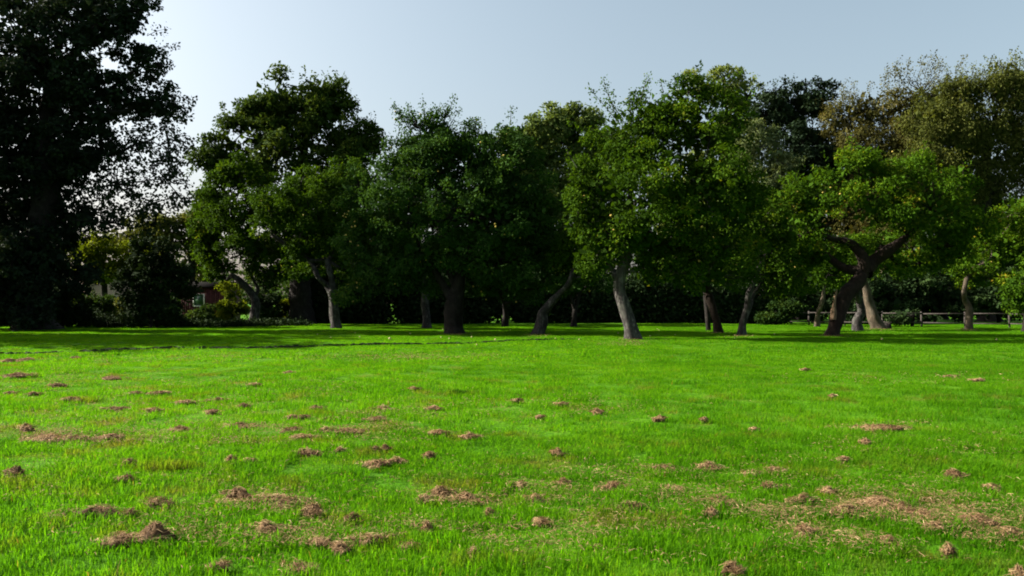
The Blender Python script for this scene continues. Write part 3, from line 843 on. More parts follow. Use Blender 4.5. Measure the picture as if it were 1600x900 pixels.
tree("woodland_tree", "airy pale green treetop showing just over the tall orchard crown", "tree", 70.0,
     [(1140, 505, 10), (1140, 400, 8), (1140, 260, 6)], [(1135, 140, 42, 36, None, .75), (1170, 150, 30, 40, None, .7), (1100, 140, 30, 30, None, .75), (1150, 190, 44, 30), (1130, 260, 70, 60), (1100, 350, 80, 80), (1080, 430, 90, 40)],
     M['poplar'], M['bark_grey'], seed=34, leaf=.26, k=6.5, per=26, spread=.55, gap=-.3, twig=4, group=WOOD, rz=.7)
tree("evergreen_tree", "almost black evergreen standing highest next to the brown treetop", "tree", 67.0,
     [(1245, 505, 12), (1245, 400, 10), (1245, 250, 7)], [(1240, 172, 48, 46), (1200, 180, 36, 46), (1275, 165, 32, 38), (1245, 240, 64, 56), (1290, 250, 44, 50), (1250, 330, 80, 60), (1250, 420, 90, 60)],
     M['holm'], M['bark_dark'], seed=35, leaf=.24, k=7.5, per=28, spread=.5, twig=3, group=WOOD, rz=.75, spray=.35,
     shoots=[(1240, 135, 1242, 122), (1275, 140, 1280, 124), (1205, 150, 1206, 130), (1222, 145, 1225, 126)])
tree("willow_tree", "soft grey-green rounded tree tucked below the black evergreen", "tree", 60.0,
     [(1195, 506, 9), (1195, 430, 8), (1195, 300, 6)], [(1185, 225, 44, 42), (1215, 255, 36, 44), (1200, 300, 56, 50), (1180, 370, 60, 60), (1230, 340, 40, 60), (1200, 440, 60, 40)],
     M['willow'], M['bark_grey'], seed=36, leaf=.2, k=9, per=28, spread=.45, twig=3, group=WOOD, rz=.7, droop=.9, hang=.2, width=.35, tint0=-.1)
tree("woodland_tree", "brown withered treetop of thin twigs above the yellow-green apple tree", "tree", 64.0,
     [(1390, 506, 11), (1392, 420, 9), (1395, 300, 7), (1400, 230, 5)], [(1350, 175, 50, 40, None, .8), (1400, 170, 50, 40, None, .8), (1440, 145, 44, 34, None, .74), (1480, 128, 34, 22, None, .6), (1420, 200, 60, 40), (1335, 220, 44, 40), (1400, 230, 54, 44, None, .8), (1310, 190, 26, 40, None, .8), (1370, 300, 90, 60), (1370, 390, 90, 60)],
     M['brown'], M['bark_dark'], seed=37, leaf=.19, k=10.5, per=24, spread=.5, gap=-.2, twig=14, group=WOOD, rz=.7, droop=.8, hang=.35, width=.32, spray=.6,
     shoots=[(1320, 160, 1318, 128), (1340, 150, 1338, 124), (1360, 150, 1362, 128), (1380, 150, 1382, 118), (1395, 130, 1400, 96), (1410, 130, 1420, 92), (1430, 125, 1440, 90), (1450, 125, 1460, 94), (1470, 120, 1480, 96), (1490, 115, 1502, 88), (1420, 150, 1400, 100), (1300, 190, 1296, 160), (1440, 120, 1455, 86), (1385, 140, 1390, 100), (1405, 140, 1408, 104), (1460, 110, 1472, 94)])
tree("woodland_tree", "highest olive-brown wood tree with hanging dead growth at the picture edge", "tree", 61.0,
     [(1545, 507, 13), (1542, 420, 11), (1540, 300, 9), (1545, 200, 6)], [(1560, 130, 44, 36), (1600, 120, 50, 34), (1510, 145, 40, 36), (1490, 190, 44, 48), (1550, 195, 60, 56), (1620, 190, 60, 70), (1470, 250, 40, 44), (1530, 255, 54, 40), (1590, 250, 50, 40), (1640, 300, 60, 60), (1500, 300, 50, 36), (1570, 300, 50, 24, None, .6), (1450, 195, 46, 46), (1440, 265, 60, 46), (1480, 150, 40, 30), (1550, 300, 60, 30)],
     M['olive'], M['bark_dark'], seed=38, leaf=.20, k=11.5, per=26, spread=.5, gap=-.3, twig=14, group=WOOD, rz=.7, droop=1.0, hang=.6, width=.35, spray=.35,
     shoots=[(1520, 120, 1524, 96), (1545, 110, 1550, 86), (1580, 105, 1586, 80), (1600, 100, 1604, 78), (1500, 130, 1496, 104)])
tree("woodland_tree", "dull green wood tree filling the gap under the olive-brown treetop", "tree", 68.0,
     [(1470, 505, 10), (1470, 420, 8), (1470, 300, 7)], [(1460, 230, 60, 60), (1430, 320, 90, 70), (1540, 360, 90, 70), (1640, 380, 90, 80), (1500, 430, 120, 50), (1340, 350, 80, 60), (1280, 400, 70, 60), (1385, 262, 60, 56), (1320, 280, 50, 50)],
     M['bush'], M['bark_dark'], seed=39, leaf=.28, k=5.5, per=26, spread=.65, twig=3, group=WOOD, rz=.6, tint0=-.1)
tree("woodland_tree", "dark wood tree closing the view behind the broad dark orchard crown", "tree", 64.0,
     [(690, 506, 10), (690, 420, 8), (690, 330, 6)], [(690, 330, 90, 60), (600, 370, 80, 60), (780, 330, 80, 70), (690, 420, 130, 50), (560, 420, 60, 50), (800, 420, 100, 50)],
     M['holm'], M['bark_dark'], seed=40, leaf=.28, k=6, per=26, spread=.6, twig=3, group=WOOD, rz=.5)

# garden side, beyond the giant tree
tree("garden_tree", "yellow-green small tree glowing between the giant tree and the round dark bush", "tree", 56.0,
     [(165, 504, 5), (164, 460, 4), (163, 420, 3)], [(150, 385, 32, 26), (186, 408, 28, 28), (140, 410, 28, 30), (170, 428, 40, 20), (120, 385, 26, 26), (205, 425, 26, 20)], M['yellow'], M['bark_dark'], seed=41, leaf=.18, k=13, per=26, spread=.45, tint0=-.15)
tree("garden_tree", "hazy yellowish tree behind the round dark bush at the gap of sky", "tree", 66.0,
     [(300, 500, 6), (300, 440, 5), (300, 380, 4)], [(298, 360, 30, 34), (320, 345, 24, 30), (270, 380, 30, 24), (310, 410, 44, 34), (240, 390, 40, 26), (225, 362, 36, 24), (262, 352, 30, 22), (190, 375, 36, 26)], M['olive'], M['bark_dark'], seed=42, leaf=.24, k=8, per=26, spread=.5, tint0=.1)
B = "garden shrubs along the lawn edge"


def bush(label, D, base, lobes, m, seed, leaf=.16, k=13, name="shrub", **kw):
    x, y = base
    return tree(name, label, "shrub", D, [(x, y, 2.6), (x + 1, y - 8, 2.2), (x, y - 18, 1.6)], lobes, m, M['bark_dark'], seed=seed, leaf=leaf, k=k, per=28, spread=.34, part="foliage", trunk_name="stem", group=B, connect=True, twig=2, spray=.25, flare=0, **kw)


def by(D):
    return HZ + CH * F / D


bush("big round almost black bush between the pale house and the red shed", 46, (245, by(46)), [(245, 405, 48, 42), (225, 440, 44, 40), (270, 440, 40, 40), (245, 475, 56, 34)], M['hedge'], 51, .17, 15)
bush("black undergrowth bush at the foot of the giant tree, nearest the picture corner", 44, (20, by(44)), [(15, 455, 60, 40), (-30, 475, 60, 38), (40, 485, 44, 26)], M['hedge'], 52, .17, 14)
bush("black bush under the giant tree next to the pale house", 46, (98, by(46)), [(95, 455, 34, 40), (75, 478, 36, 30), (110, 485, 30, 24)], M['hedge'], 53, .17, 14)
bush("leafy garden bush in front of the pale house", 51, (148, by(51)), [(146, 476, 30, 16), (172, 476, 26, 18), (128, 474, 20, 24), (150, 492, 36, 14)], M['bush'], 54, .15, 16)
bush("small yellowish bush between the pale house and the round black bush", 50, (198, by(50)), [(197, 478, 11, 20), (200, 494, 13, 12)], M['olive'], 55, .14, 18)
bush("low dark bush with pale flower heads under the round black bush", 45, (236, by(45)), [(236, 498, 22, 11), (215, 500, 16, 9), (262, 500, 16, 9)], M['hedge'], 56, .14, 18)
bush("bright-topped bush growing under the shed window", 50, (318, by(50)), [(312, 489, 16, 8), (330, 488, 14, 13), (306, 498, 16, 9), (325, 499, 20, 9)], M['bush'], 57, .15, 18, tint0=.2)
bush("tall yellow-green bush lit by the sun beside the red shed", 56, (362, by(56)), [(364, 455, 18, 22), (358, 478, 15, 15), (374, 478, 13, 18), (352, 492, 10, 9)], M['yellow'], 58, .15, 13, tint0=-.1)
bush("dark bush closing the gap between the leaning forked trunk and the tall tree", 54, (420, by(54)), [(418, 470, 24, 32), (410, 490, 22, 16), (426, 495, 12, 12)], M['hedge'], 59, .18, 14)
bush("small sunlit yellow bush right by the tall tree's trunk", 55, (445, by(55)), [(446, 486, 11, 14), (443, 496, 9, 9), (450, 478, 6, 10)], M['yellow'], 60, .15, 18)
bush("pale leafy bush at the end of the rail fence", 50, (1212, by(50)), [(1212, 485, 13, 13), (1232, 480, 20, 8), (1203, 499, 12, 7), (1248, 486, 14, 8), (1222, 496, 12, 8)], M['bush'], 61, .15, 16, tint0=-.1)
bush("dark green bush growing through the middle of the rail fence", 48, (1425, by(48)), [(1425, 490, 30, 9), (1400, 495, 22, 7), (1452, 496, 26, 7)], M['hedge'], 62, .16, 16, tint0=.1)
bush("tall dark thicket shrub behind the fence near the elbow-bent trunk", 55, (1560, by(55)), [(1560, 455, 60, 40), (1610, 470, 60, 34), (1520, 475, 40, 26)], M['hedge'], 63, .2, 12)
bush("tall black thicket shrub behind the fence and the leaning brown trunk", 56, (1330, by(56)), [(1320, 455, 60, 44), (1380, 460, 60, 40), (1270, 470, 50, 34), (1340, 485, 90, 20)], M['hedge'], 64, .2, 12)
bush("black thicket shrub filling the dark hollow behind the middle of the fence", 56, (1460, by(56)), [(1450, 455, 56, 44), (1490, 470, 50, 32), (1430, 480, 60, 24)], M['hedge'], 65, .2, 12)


def hedge():
    D = 56.0
    r = np.random.default_rng(90)
    base = W(830, by(D), D); base[2] = 0
    root = empty("hedge", base, "long black hedge closing the far side of the orchard lawn", "hedge")
    gaps = [(612, 619), (340, 356)]
    g = Geo()
    nz = Noise(91, 2.0)
    n = 6500
    x = r.uniform(462, 1225, n)
    depth = r.uniform(-.9, .9, n)
    top = 436 + 8 * np.sin(x * .035) + 6 * np.sin(x * .11 + 1)
    y = top + (by(D) + 3 - top) * r.random(n) ** .9
    C = np.array([W(a, b, D) for a, b in zip(x, y)]); C[:, 1] += depth
    keep = np.ones(n, bool)
    for a, b in gaps:
        keep &= ~((x > a - 4) & (x < b + 4) & (y > 470))
    keep &= nz(C) > -1.1
    C = C[keep]
    per = 14
    idx = np.repeat(np.arange(len(C)), per)
    P = C[idx] + r.normal(size=(len(idx), 3)) * .24
    P = P[P[:, 2] > .02]
    m = len(P)
    V, f = leaf_quads(P, r.normal(size=(m, 3)) + np.array([0, -.3, 0]), r.normal(size=(m, 3)) + np.array([0, -.6, .5]), .27 * r.uniform(.6, 1.3, m))
    g.add(V, f, np.repeat(np.clip(r.normal(.35, .2, m), 0, 1), 4))
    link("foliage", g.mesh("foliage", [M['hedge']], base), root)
    s = Geo()
    for xx in np.arange(470, 1225, 14):
        if 598 < xx < 630:
            continue
        a = W(xx, by(D), D); a[2] = -.05
        b = W(xx + r.uniform(-6, 6), 450, D)
        V, f = tube(np.array([a, (a + b) / 2 + r.normal(size=3) * .1, b]), np.array([.09, .07, .03]), 5)
        s.add(V, f)
    tag(link("stem", s.mesh("stem", [M['bark_dark']], base), root), kind='stuff')


hedge()


def undergrowth():
    r = np.random.default_rng(97)
    n = 2600
    x = r.uniform(-160, 478, n); D = r.uniform(46.5, 49, n)
    C = np.array([W(a, 500, d) for a, d in zip(x, D)])
    top = .75 + .3 * np.sin(C[:, 0] * 1.1) + .25 * np.sin(C[:, 0] * 2.7 + 1)
    top = np.where(x > 288, .22, top)
    top = np.where((x > 338) & (x < 362), .12, np.where((x > 430) & (x < 452), .3, top))
    C[:, 2] = top * r.random(n) ** .8
    idx = np.repeat(np.arange(n), 14)
    P = C[idx] + r.normal(size=(len(idx), 3)) * np.array([.16, .16, .10])
    P = P[P[:, 2] > .0]; m = len(P)
    g = Geo()
    V, f = leaf_quads(P, r.normal(size=(m, 3)) + np.array([0, 0, .3]), r.normal(size=(m, 3)) + np.array([0, -.4, .5]), .17 * r.uniform(.5, 1.3, m))
    g.add(V, f, np.repeat(np.clip(r.normal(.4, .25, m), 0, 1), 4))
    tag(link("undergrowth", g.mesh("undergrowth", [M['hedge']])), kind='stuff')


undergrowth()


def woodland():
    r = np.random.default_rng(95)
    g = Geo()
    n = 2600
    x = r.uniform(-500, 2100, n)
    D = r.uniform(112, 128, n)
    top = 405 + 12 * np.sin(x * .02) + 9 * np.sin(x * .057 + 2)
    y = top + (483 - top) * r.random(n) ** .8
    C = np.array([W(a, b, d) for a, b, d in zip(x, y, D)])
    idx = np.repeat(np.arange(n), 22)
    P = C[idx] + r.normal(size=(len(idx), 3)) * np.array([.9, .9, .7])
    P = P[P[:, 2] > 0]; m = len(P)
    V, f = leaf_quads(P, r.normal(size=(m, 3)), r.normal(size=(m, 3)) + np.array([0, 0, .6]), .6 * r.uniform(.6, 1.3, m), .7)
    g.add(V, f, np.repeat(np.clip(r.normal(.4, .2, m), 0, 1), 4))
    tag(link("far_woods", g.mesh("far_woods", [M['bush']])), kind='stuff')


woodland()


# ------------------------------------------------------------------ built things
def box(x0, x1, y0, y1, z0, z1):
    V = np.array([[x, y, z] for z in (z0, z1) for y in (y0, y1) for x in (x0, x1)], float)
    f = np.array([[0, 2, 3, 1], [4, 5, 7, 6], [0, 1, 5, 4], [2, 6, 7, 3], [0, 4, 6, 2], [1, 3, 7, 5]])
    return V, [f]


def bobj(name, b, m, parent, origin):
    g = Geo(); V, f = box(*b); g.add(V, f)
    return link(name, g.mesh(name, [m], origin), parent)


def gable(name, x0, x1, y0, y1, z, h, over, m, parent, origin, t=.09):
    """pitched roof with its ridge along x"""
    ym = (y0 + y1) / 2
    s = [(y0 - over, z - over * h / (ym - y0)), (ym, z + h), (y1 + over, z - over * h / (ym - y0))]
    V = []
    for x in (x0 - over, x1 + over):
        for y, zz in s: V.append((x, y, zz))
        for y, zz in s: V.append((x, y, zz + t))
    f4 = [[0, 1, 7, 6], [1, 2, 8, 7], [3, 9, 10, 4], [4, 10, 11, 5], [0, 6, 9, 3], [2, 5, 11, 8], [0, 3, 4, 1], [1, 4, 5, 2], [6, 7, 10, 9], [7, 8, 11, 10]]
    g = Geo(); g.add(V, [np.array(f4)])
    return link(name, g.mesh(name, [m], origin), parent)


def shed():
    D = 57.0
    a = W(283, 500, D); b = W(352, 440, D)
    x0, x1, y0, y1, zt = a[0], b[0], D, D + 3.2, 2.55
    o = ((x0 + x1) / 2, D + 1.6, 0)
    root = empty("garden_shed", o, "dark red boarded garden shed half hidden by bushes", "shed")
    bw = .15
    n = int(round((x1 - x0) / bw))
    wl = bobj("wall", (x0, x1, y0, y1, 0, zt), M['red_board'], root, o)
    w0 = W(302, 459, D); w1 = W(320, 479, D)
    g = Geo()
    for i in range(n):       # upright boards, about three pixels wide each: one joined part
        xa = x0 + i * (x1 - x0) / n; xb = x0 + (i + .94) * (x1 - x0) / n
        dy = rng.uniform(.015, .03)
        if xb > w0[0] - .03 and xa < w1[0] + .03:
            for za, zb in ((0.02, w1[2] - .04), (w0[2] + .04, zt - .02)):
                V, f = box(xa, xb, y0 - dy, y0 - .002, za, zb); g.add(V, f)
        else:
            V, f = box(xa, xb, y0 - dy, y0 - .002, .02, zt - .02); g.add(V, f)
    tag(link("board", g.mesh("board", [M['red_board']], o), root), kind='stuff')
    gable("roof", x0, x1, y0, y1, zt, .35, .15, M['roof_felt'], root, o)
    win = bobj("window", (w0[0] + .07, w1[0] - .07, y0 - .03, y0 - .005, w1[2] + .07, w0[2] - .07), M['glass'], root, o)
    for bb in ((w0[0], w0[0] + .07, w1[2], w0[2]), (w1[0] - .07, w1[0], w1[2], w0[2]), (w0[0] + .07, w1[0] - .07, w0[2] - .07, w0[2]), (w0[0] + .07, w1[0] - .07, w1[2], w1[2] + .07)):
        fr = bobj("frame", (bb[0], bb[1], y0 - .06, y0 - .003, bb[2], bb[3]), M['white'], None, o)
        fr.parent = win


def house():
    D = 78.0
    a = W(118, 480, D); b = W(178, 442, D)
    x0, x1, y0, y1, zt = a[0], b[0], D, D + 6, b[2]
    o = ((x0 + x1) / 2, D + 3, 0)
    root = empty("house", o, "pale pinkish brick house glimpsed through the garden bushes", "house")
    ang = math.radians(-38)
    root.rotation_euler = (0, 0, ang)
    bobj("wall", (x0, x1, y0, y1, -.1, zt), M['brick'], root, o)
    gable("roof", x0, x1, y0, y1, zt, 1.3, .3, M['tile'], root, o)
    xm = x0 + (x1 - x0) * .32
    win = bobj("window", (xm - .7, xm + .7, y0 - .03, y0 - .004, 1.0, 2.4), M['glass'], root, o)
    for bb in ((xm - .8, xm - .7, .9, 2.5), (xm + .7, xm + .8, .9, 2.5), (xm - .7, xm + .7, 2.4, 2.5), (xm - .7, xm + .7, .9, 1.0), (xm - .04, xm + .04, 1.0, 2.4)):
        fr = bobj("frame", (bb[0], bb[1], y0 - .07, y0 - .003, bb[2], bb[3]), M['white'], None, o)
        fr.parent = win
    bobj("fascia", (x0 - .2, x1 + .2, y0 - .34, y0 - .28, zt - .35, zt - .12), M['white'], root, o)


shed()
house()


def fence():
    A = W(1208, by(52), 52); Bp = W(1690, by(43), 43)
    A[2] = Bp[2] = 0
    d = Bp - A; Lg = np.linalg.norm(d); u = d / Lg
    nn = np.array([-u[1], u[0], 0])
    if nn[1] > 0: nn = -nn
    root = empty("rail_fence", A, "low weathered post and rail fence along the far side of the lawn", "fence")
    r = np.random.default_rng(3)
    bay = 2.2
    n = int(Lg / bay)

    def bar(name, p, q, hw, hz, m):
        p = np.array(p, float); q = np.array(q, float)
        t = unit(q - p); s = unit(np.cross(t, [0, 0, 1.])) if abs(t[2]) < .9 else u
        w = np.cross(s, t)
        V = []
        for e in (p, q):
            for a, b in ((-1, -1), (1, -1), (1, 1), (-1, 1)):
                V.append(e + s * a * hw + w * b * hz)
        f = [[0, 1, 2, 3], [7, 6, 5, 4], [0, 4, 5, 1], [1, 5, 6, 2], [2, 6, 7, 3], [3, 7, 4, 0]]
        g = Geo(); g.add(V, [np.array(f)])
        link(name, g.mesh(name, [m], A), root)
    for i in range(n + 1):
        p = A + u * bay * i + r.normal(size=3) * np.array([.02, .02, 0])
        bar("post", p + [0, 0, -.2], p + np.array([r.normal(0, .02), r.normal(0, .02), .90]), .05, .05, M['rail'])
        if i < n:
            q0 = A + u * (bay * i + .02) + nn * .09; q1 = A + u * (bay * (i + 1) - .02) + nn * .09
            for z in (.24, .80):
                bar("rail", q0 + [0, 0, z + r.normal(0, .02)], q1 + [0, 0, z + r.normal(0, .02)], .02, .03, M['rail'])


fence()

# stump at the foot of the pale sloping trunk
def stump():
    D = dist(514)
    c = W(1386, 514, D); c[2] = 0
    root = empty("tree_stump", c, "low dark tree stump against the foot of the pale sloping trunk", "stump")
    P = np.array([c + [0, 0, -.1], c + [0, 0, .12], c + [.02, 0, .26]])
    V, f = tube(P, np.array([.28, .24, .2]), 14, .12, 8, .2)
    g = Geo(); g.add(V, f)
    link("bark", g.mesh("bark", [M['bark_dark']], c, True), root)
    V, f = tube(np.array([c + [.02, 0, .25], c + [.02, 0, .272]]), np.array([.185, .18]), 14)
    g = Geo(); g.add(V, f)
    link("cut_face", g.mesh("cut_face", [M['bark_tan']], c), root)


stump()

# fallen apples under the trees
FALLEN = [(496, 522, 1), (517, 527, .8), (555, 521, .9), (562, 526, 1.0), (609, 530, 2.0), (641, 522, 1.2), (689, 528, 1), (692, 517, 1), (702, 529, 1.0), (737, 527, 1.1), (774, 531, 1.3), (797, 518, .8),
          (1016, 527, 1), (1030, 516, .8), (1027, 514, .8), (1055, 525, .9), (966, 523, 1), (1378, 534, 1.4), (1557, 532, 1.3), (1210, 525, .8), (745, 540, .9), (905, 531, .8), (868, 530, .8), (1148, 531, .8)]
V, f = ball(np.zeros(3), .032, 10, 7)
ga = Geo(); ga.add(V, f)
apple_me = ga.mesh("fallen_apple", [M['fallen']], smooth=True)
for x, y, s in FALLEN:
    p = W(x, y, dist(y))
    o = link("fallen_apple", apple_me)
    o.location = (p[0], p[1], float(ground_z(p[0], p[1])) + .04)
    o.scale = (.75 * s + .25,) * 3
    o.rotation_euler = tuple(rng.uniform(0, 6, 3))
    tag(o, "small pale yellow fallen apple lying on the shaded grass under the orchard trees", "apple", "fallen apples under the orchard trees")


# ------------------------------------------------------------------ clumps of dry cut grass
def strands(geo, P, up, r, lmin, lmax, w, tints):
    n = len(P)
    az = r.uniform(0, 6.283, n)
    d = unit(np.stack([np.cos(az), np.sin(az), r.normal(.05, .35, n)], -1))
    d = unit(d - up * (d * up).sum(1, keepdims=True) * .75)
    L = r.uniform(lmin, lmax, n)[:, None]
    s = unit(np.cross(d, up + r.normal(size=(n, 3)) * .4)) * (w * r.uniform(.6, 1.4, n))[:, None] / 2
    a = P - d * L * .5 - up * L * r.uniform(0, .12, (n, 1))
    b = P + up * L * r.uniform(.02, .16, (n, 1)) + r.normal(size=(n, 3)) * L * .07
    c = P + d * L * .5 - up * L * r.uniform(-.12, .12, (n, 1))
    V = np.stack([a - s, a + s, b + s, b - s, c + s * .4, c - s * .4], 1).reshape(-1, 3)
    k = np.arange(n)[:, None] * 6
    geo.add(V, [k + np.array([0, 1, 2, 3]), k + np.array([3, 2, 4, 5])], np.repeat(tints, 6))


def clump(x, y, w, h, label, seed, dark=0., group="clumps of dry cut grass on the lawn"):
    """x, y: centre in the photograph; w, h: its size there"""
    yb = y + h * .45
    D = dist(yb)
    px = D / F
    r = np.random.default_rng(seed)
    base = W(x, yb, D); base[2] = float(ground_z(base[0], base[1]))
    hw = w * px * (.58 if y < 725 else .66)
    hd = hw * r.uniform(.55, .8)
    hh = max(.03, min(h * px * (.24 if y < 725 else .30 if h < .6 * w else .46), hw * .55, .14)) + .020
    nl = Noise(seed + 9, max(.05, hw * .55))
    nu, nv = 20, 7
    ph = np.arange(nu) / nu * 2 * math.pi
    V = []
    lobes = .9 + .26 * np.sin(ph * 2 + r.uniform(0, 6)) + .20 * np.sin(ph * 3 + r.uniform(0, 6)) + .12 * np.sin(ph * 5 + r.uniform(0, 6)) + .10 * r.normal(size=nu)
    for i in range(nv):
        t = i / (nv - 1)
        rr = t ** .8
        z = hh * (1 - t ** 1.7) - .015 * (t > .95)
        ring = np.stack([np.cos(ph) * hw * rr * lobes, np.sin(ph) * hd * rr * lobes, np.full(nu, z)], -1)
        k = nl(ring + 1.7 * i * 0)
        ring[:, 2] = np.maximum(ring[:, 2] * (1 + .38 * np.clip(k, -1.2, 1)) + hh * .16 * r.normal(size=nu) * (t < .95), -.02)
        V.append(ring)
    V = np.concatenate(V) + base
    i = np.arange(nv - 1)[:, None] * nu; kk = np.arange(nu)[None]
    q = np.stack([i + kk, i + (kk + 1) % nu, i + nu + (kk + 1) % nu, i + nu + kk], -1).reshape(-1, 4)[:, ::-1]
    g = Geo()
    g.add(V, [q], np.clip(.12 + .1 * r.normal(size=len(V)) - dark * .1, 0, 1))  # heap body tinted dark for the shaded hollows beneath the paler strands
    # loose strands over the heap and fraying on to the turf
    n = int(np.clip(500 + 11000 * hw * hd * 3.2, 400, 3200))
    t = r.random(n) ** .62 * 1.85; a = r.uniform(0, 6.283, n)
    kp = .55 * nl(np.stack([np.cos(a) * hw * t, np.sin(a) * hd * t, 0 * t], -1) * 1.3 + 9) + 1.32 - t > r.random(n) * .8
    t, a = t[kp], a[kp]; n = len(t)
    lb = np.interp(a, ph, lobes, period=2 * math.pi)
    tt = np.clip(t, 0, 1)
    z = hh * (1 - tt ** 1.7)
    P = np.stack([np.cos(a) * hw * t ** .9 * lb, np.sin(a) * hd * t ** .9 * lb, z], -1)
    P[:, 2] = np.maximum(P[:, 2] * (1 + .38 * np.clip(nl(P), -1.2, 1)), .03) + r.uniform(.0, .025, n)
    up = unit(np.stack([np.cos(a) * t / hw * hh, np.sin(a) * t / hd * hh, np.full(n, 1.)], -1))
    wid = max(.0022, D / 788 * .48)
    tn = np.clip(r.normal(.50, .22, n) + .25 * nl(P * 1.3 + 4) - dark * .22, 0, 1)
    strands(g, P + base, up, r, .02, .065 + .015 * D / 10, wid, tn)
    o = link("grass_clump", g.mesh("grass_clump", [M['hay']], base))
    o.location = tuple(base)
    tag(o, label, "grass clump", group)


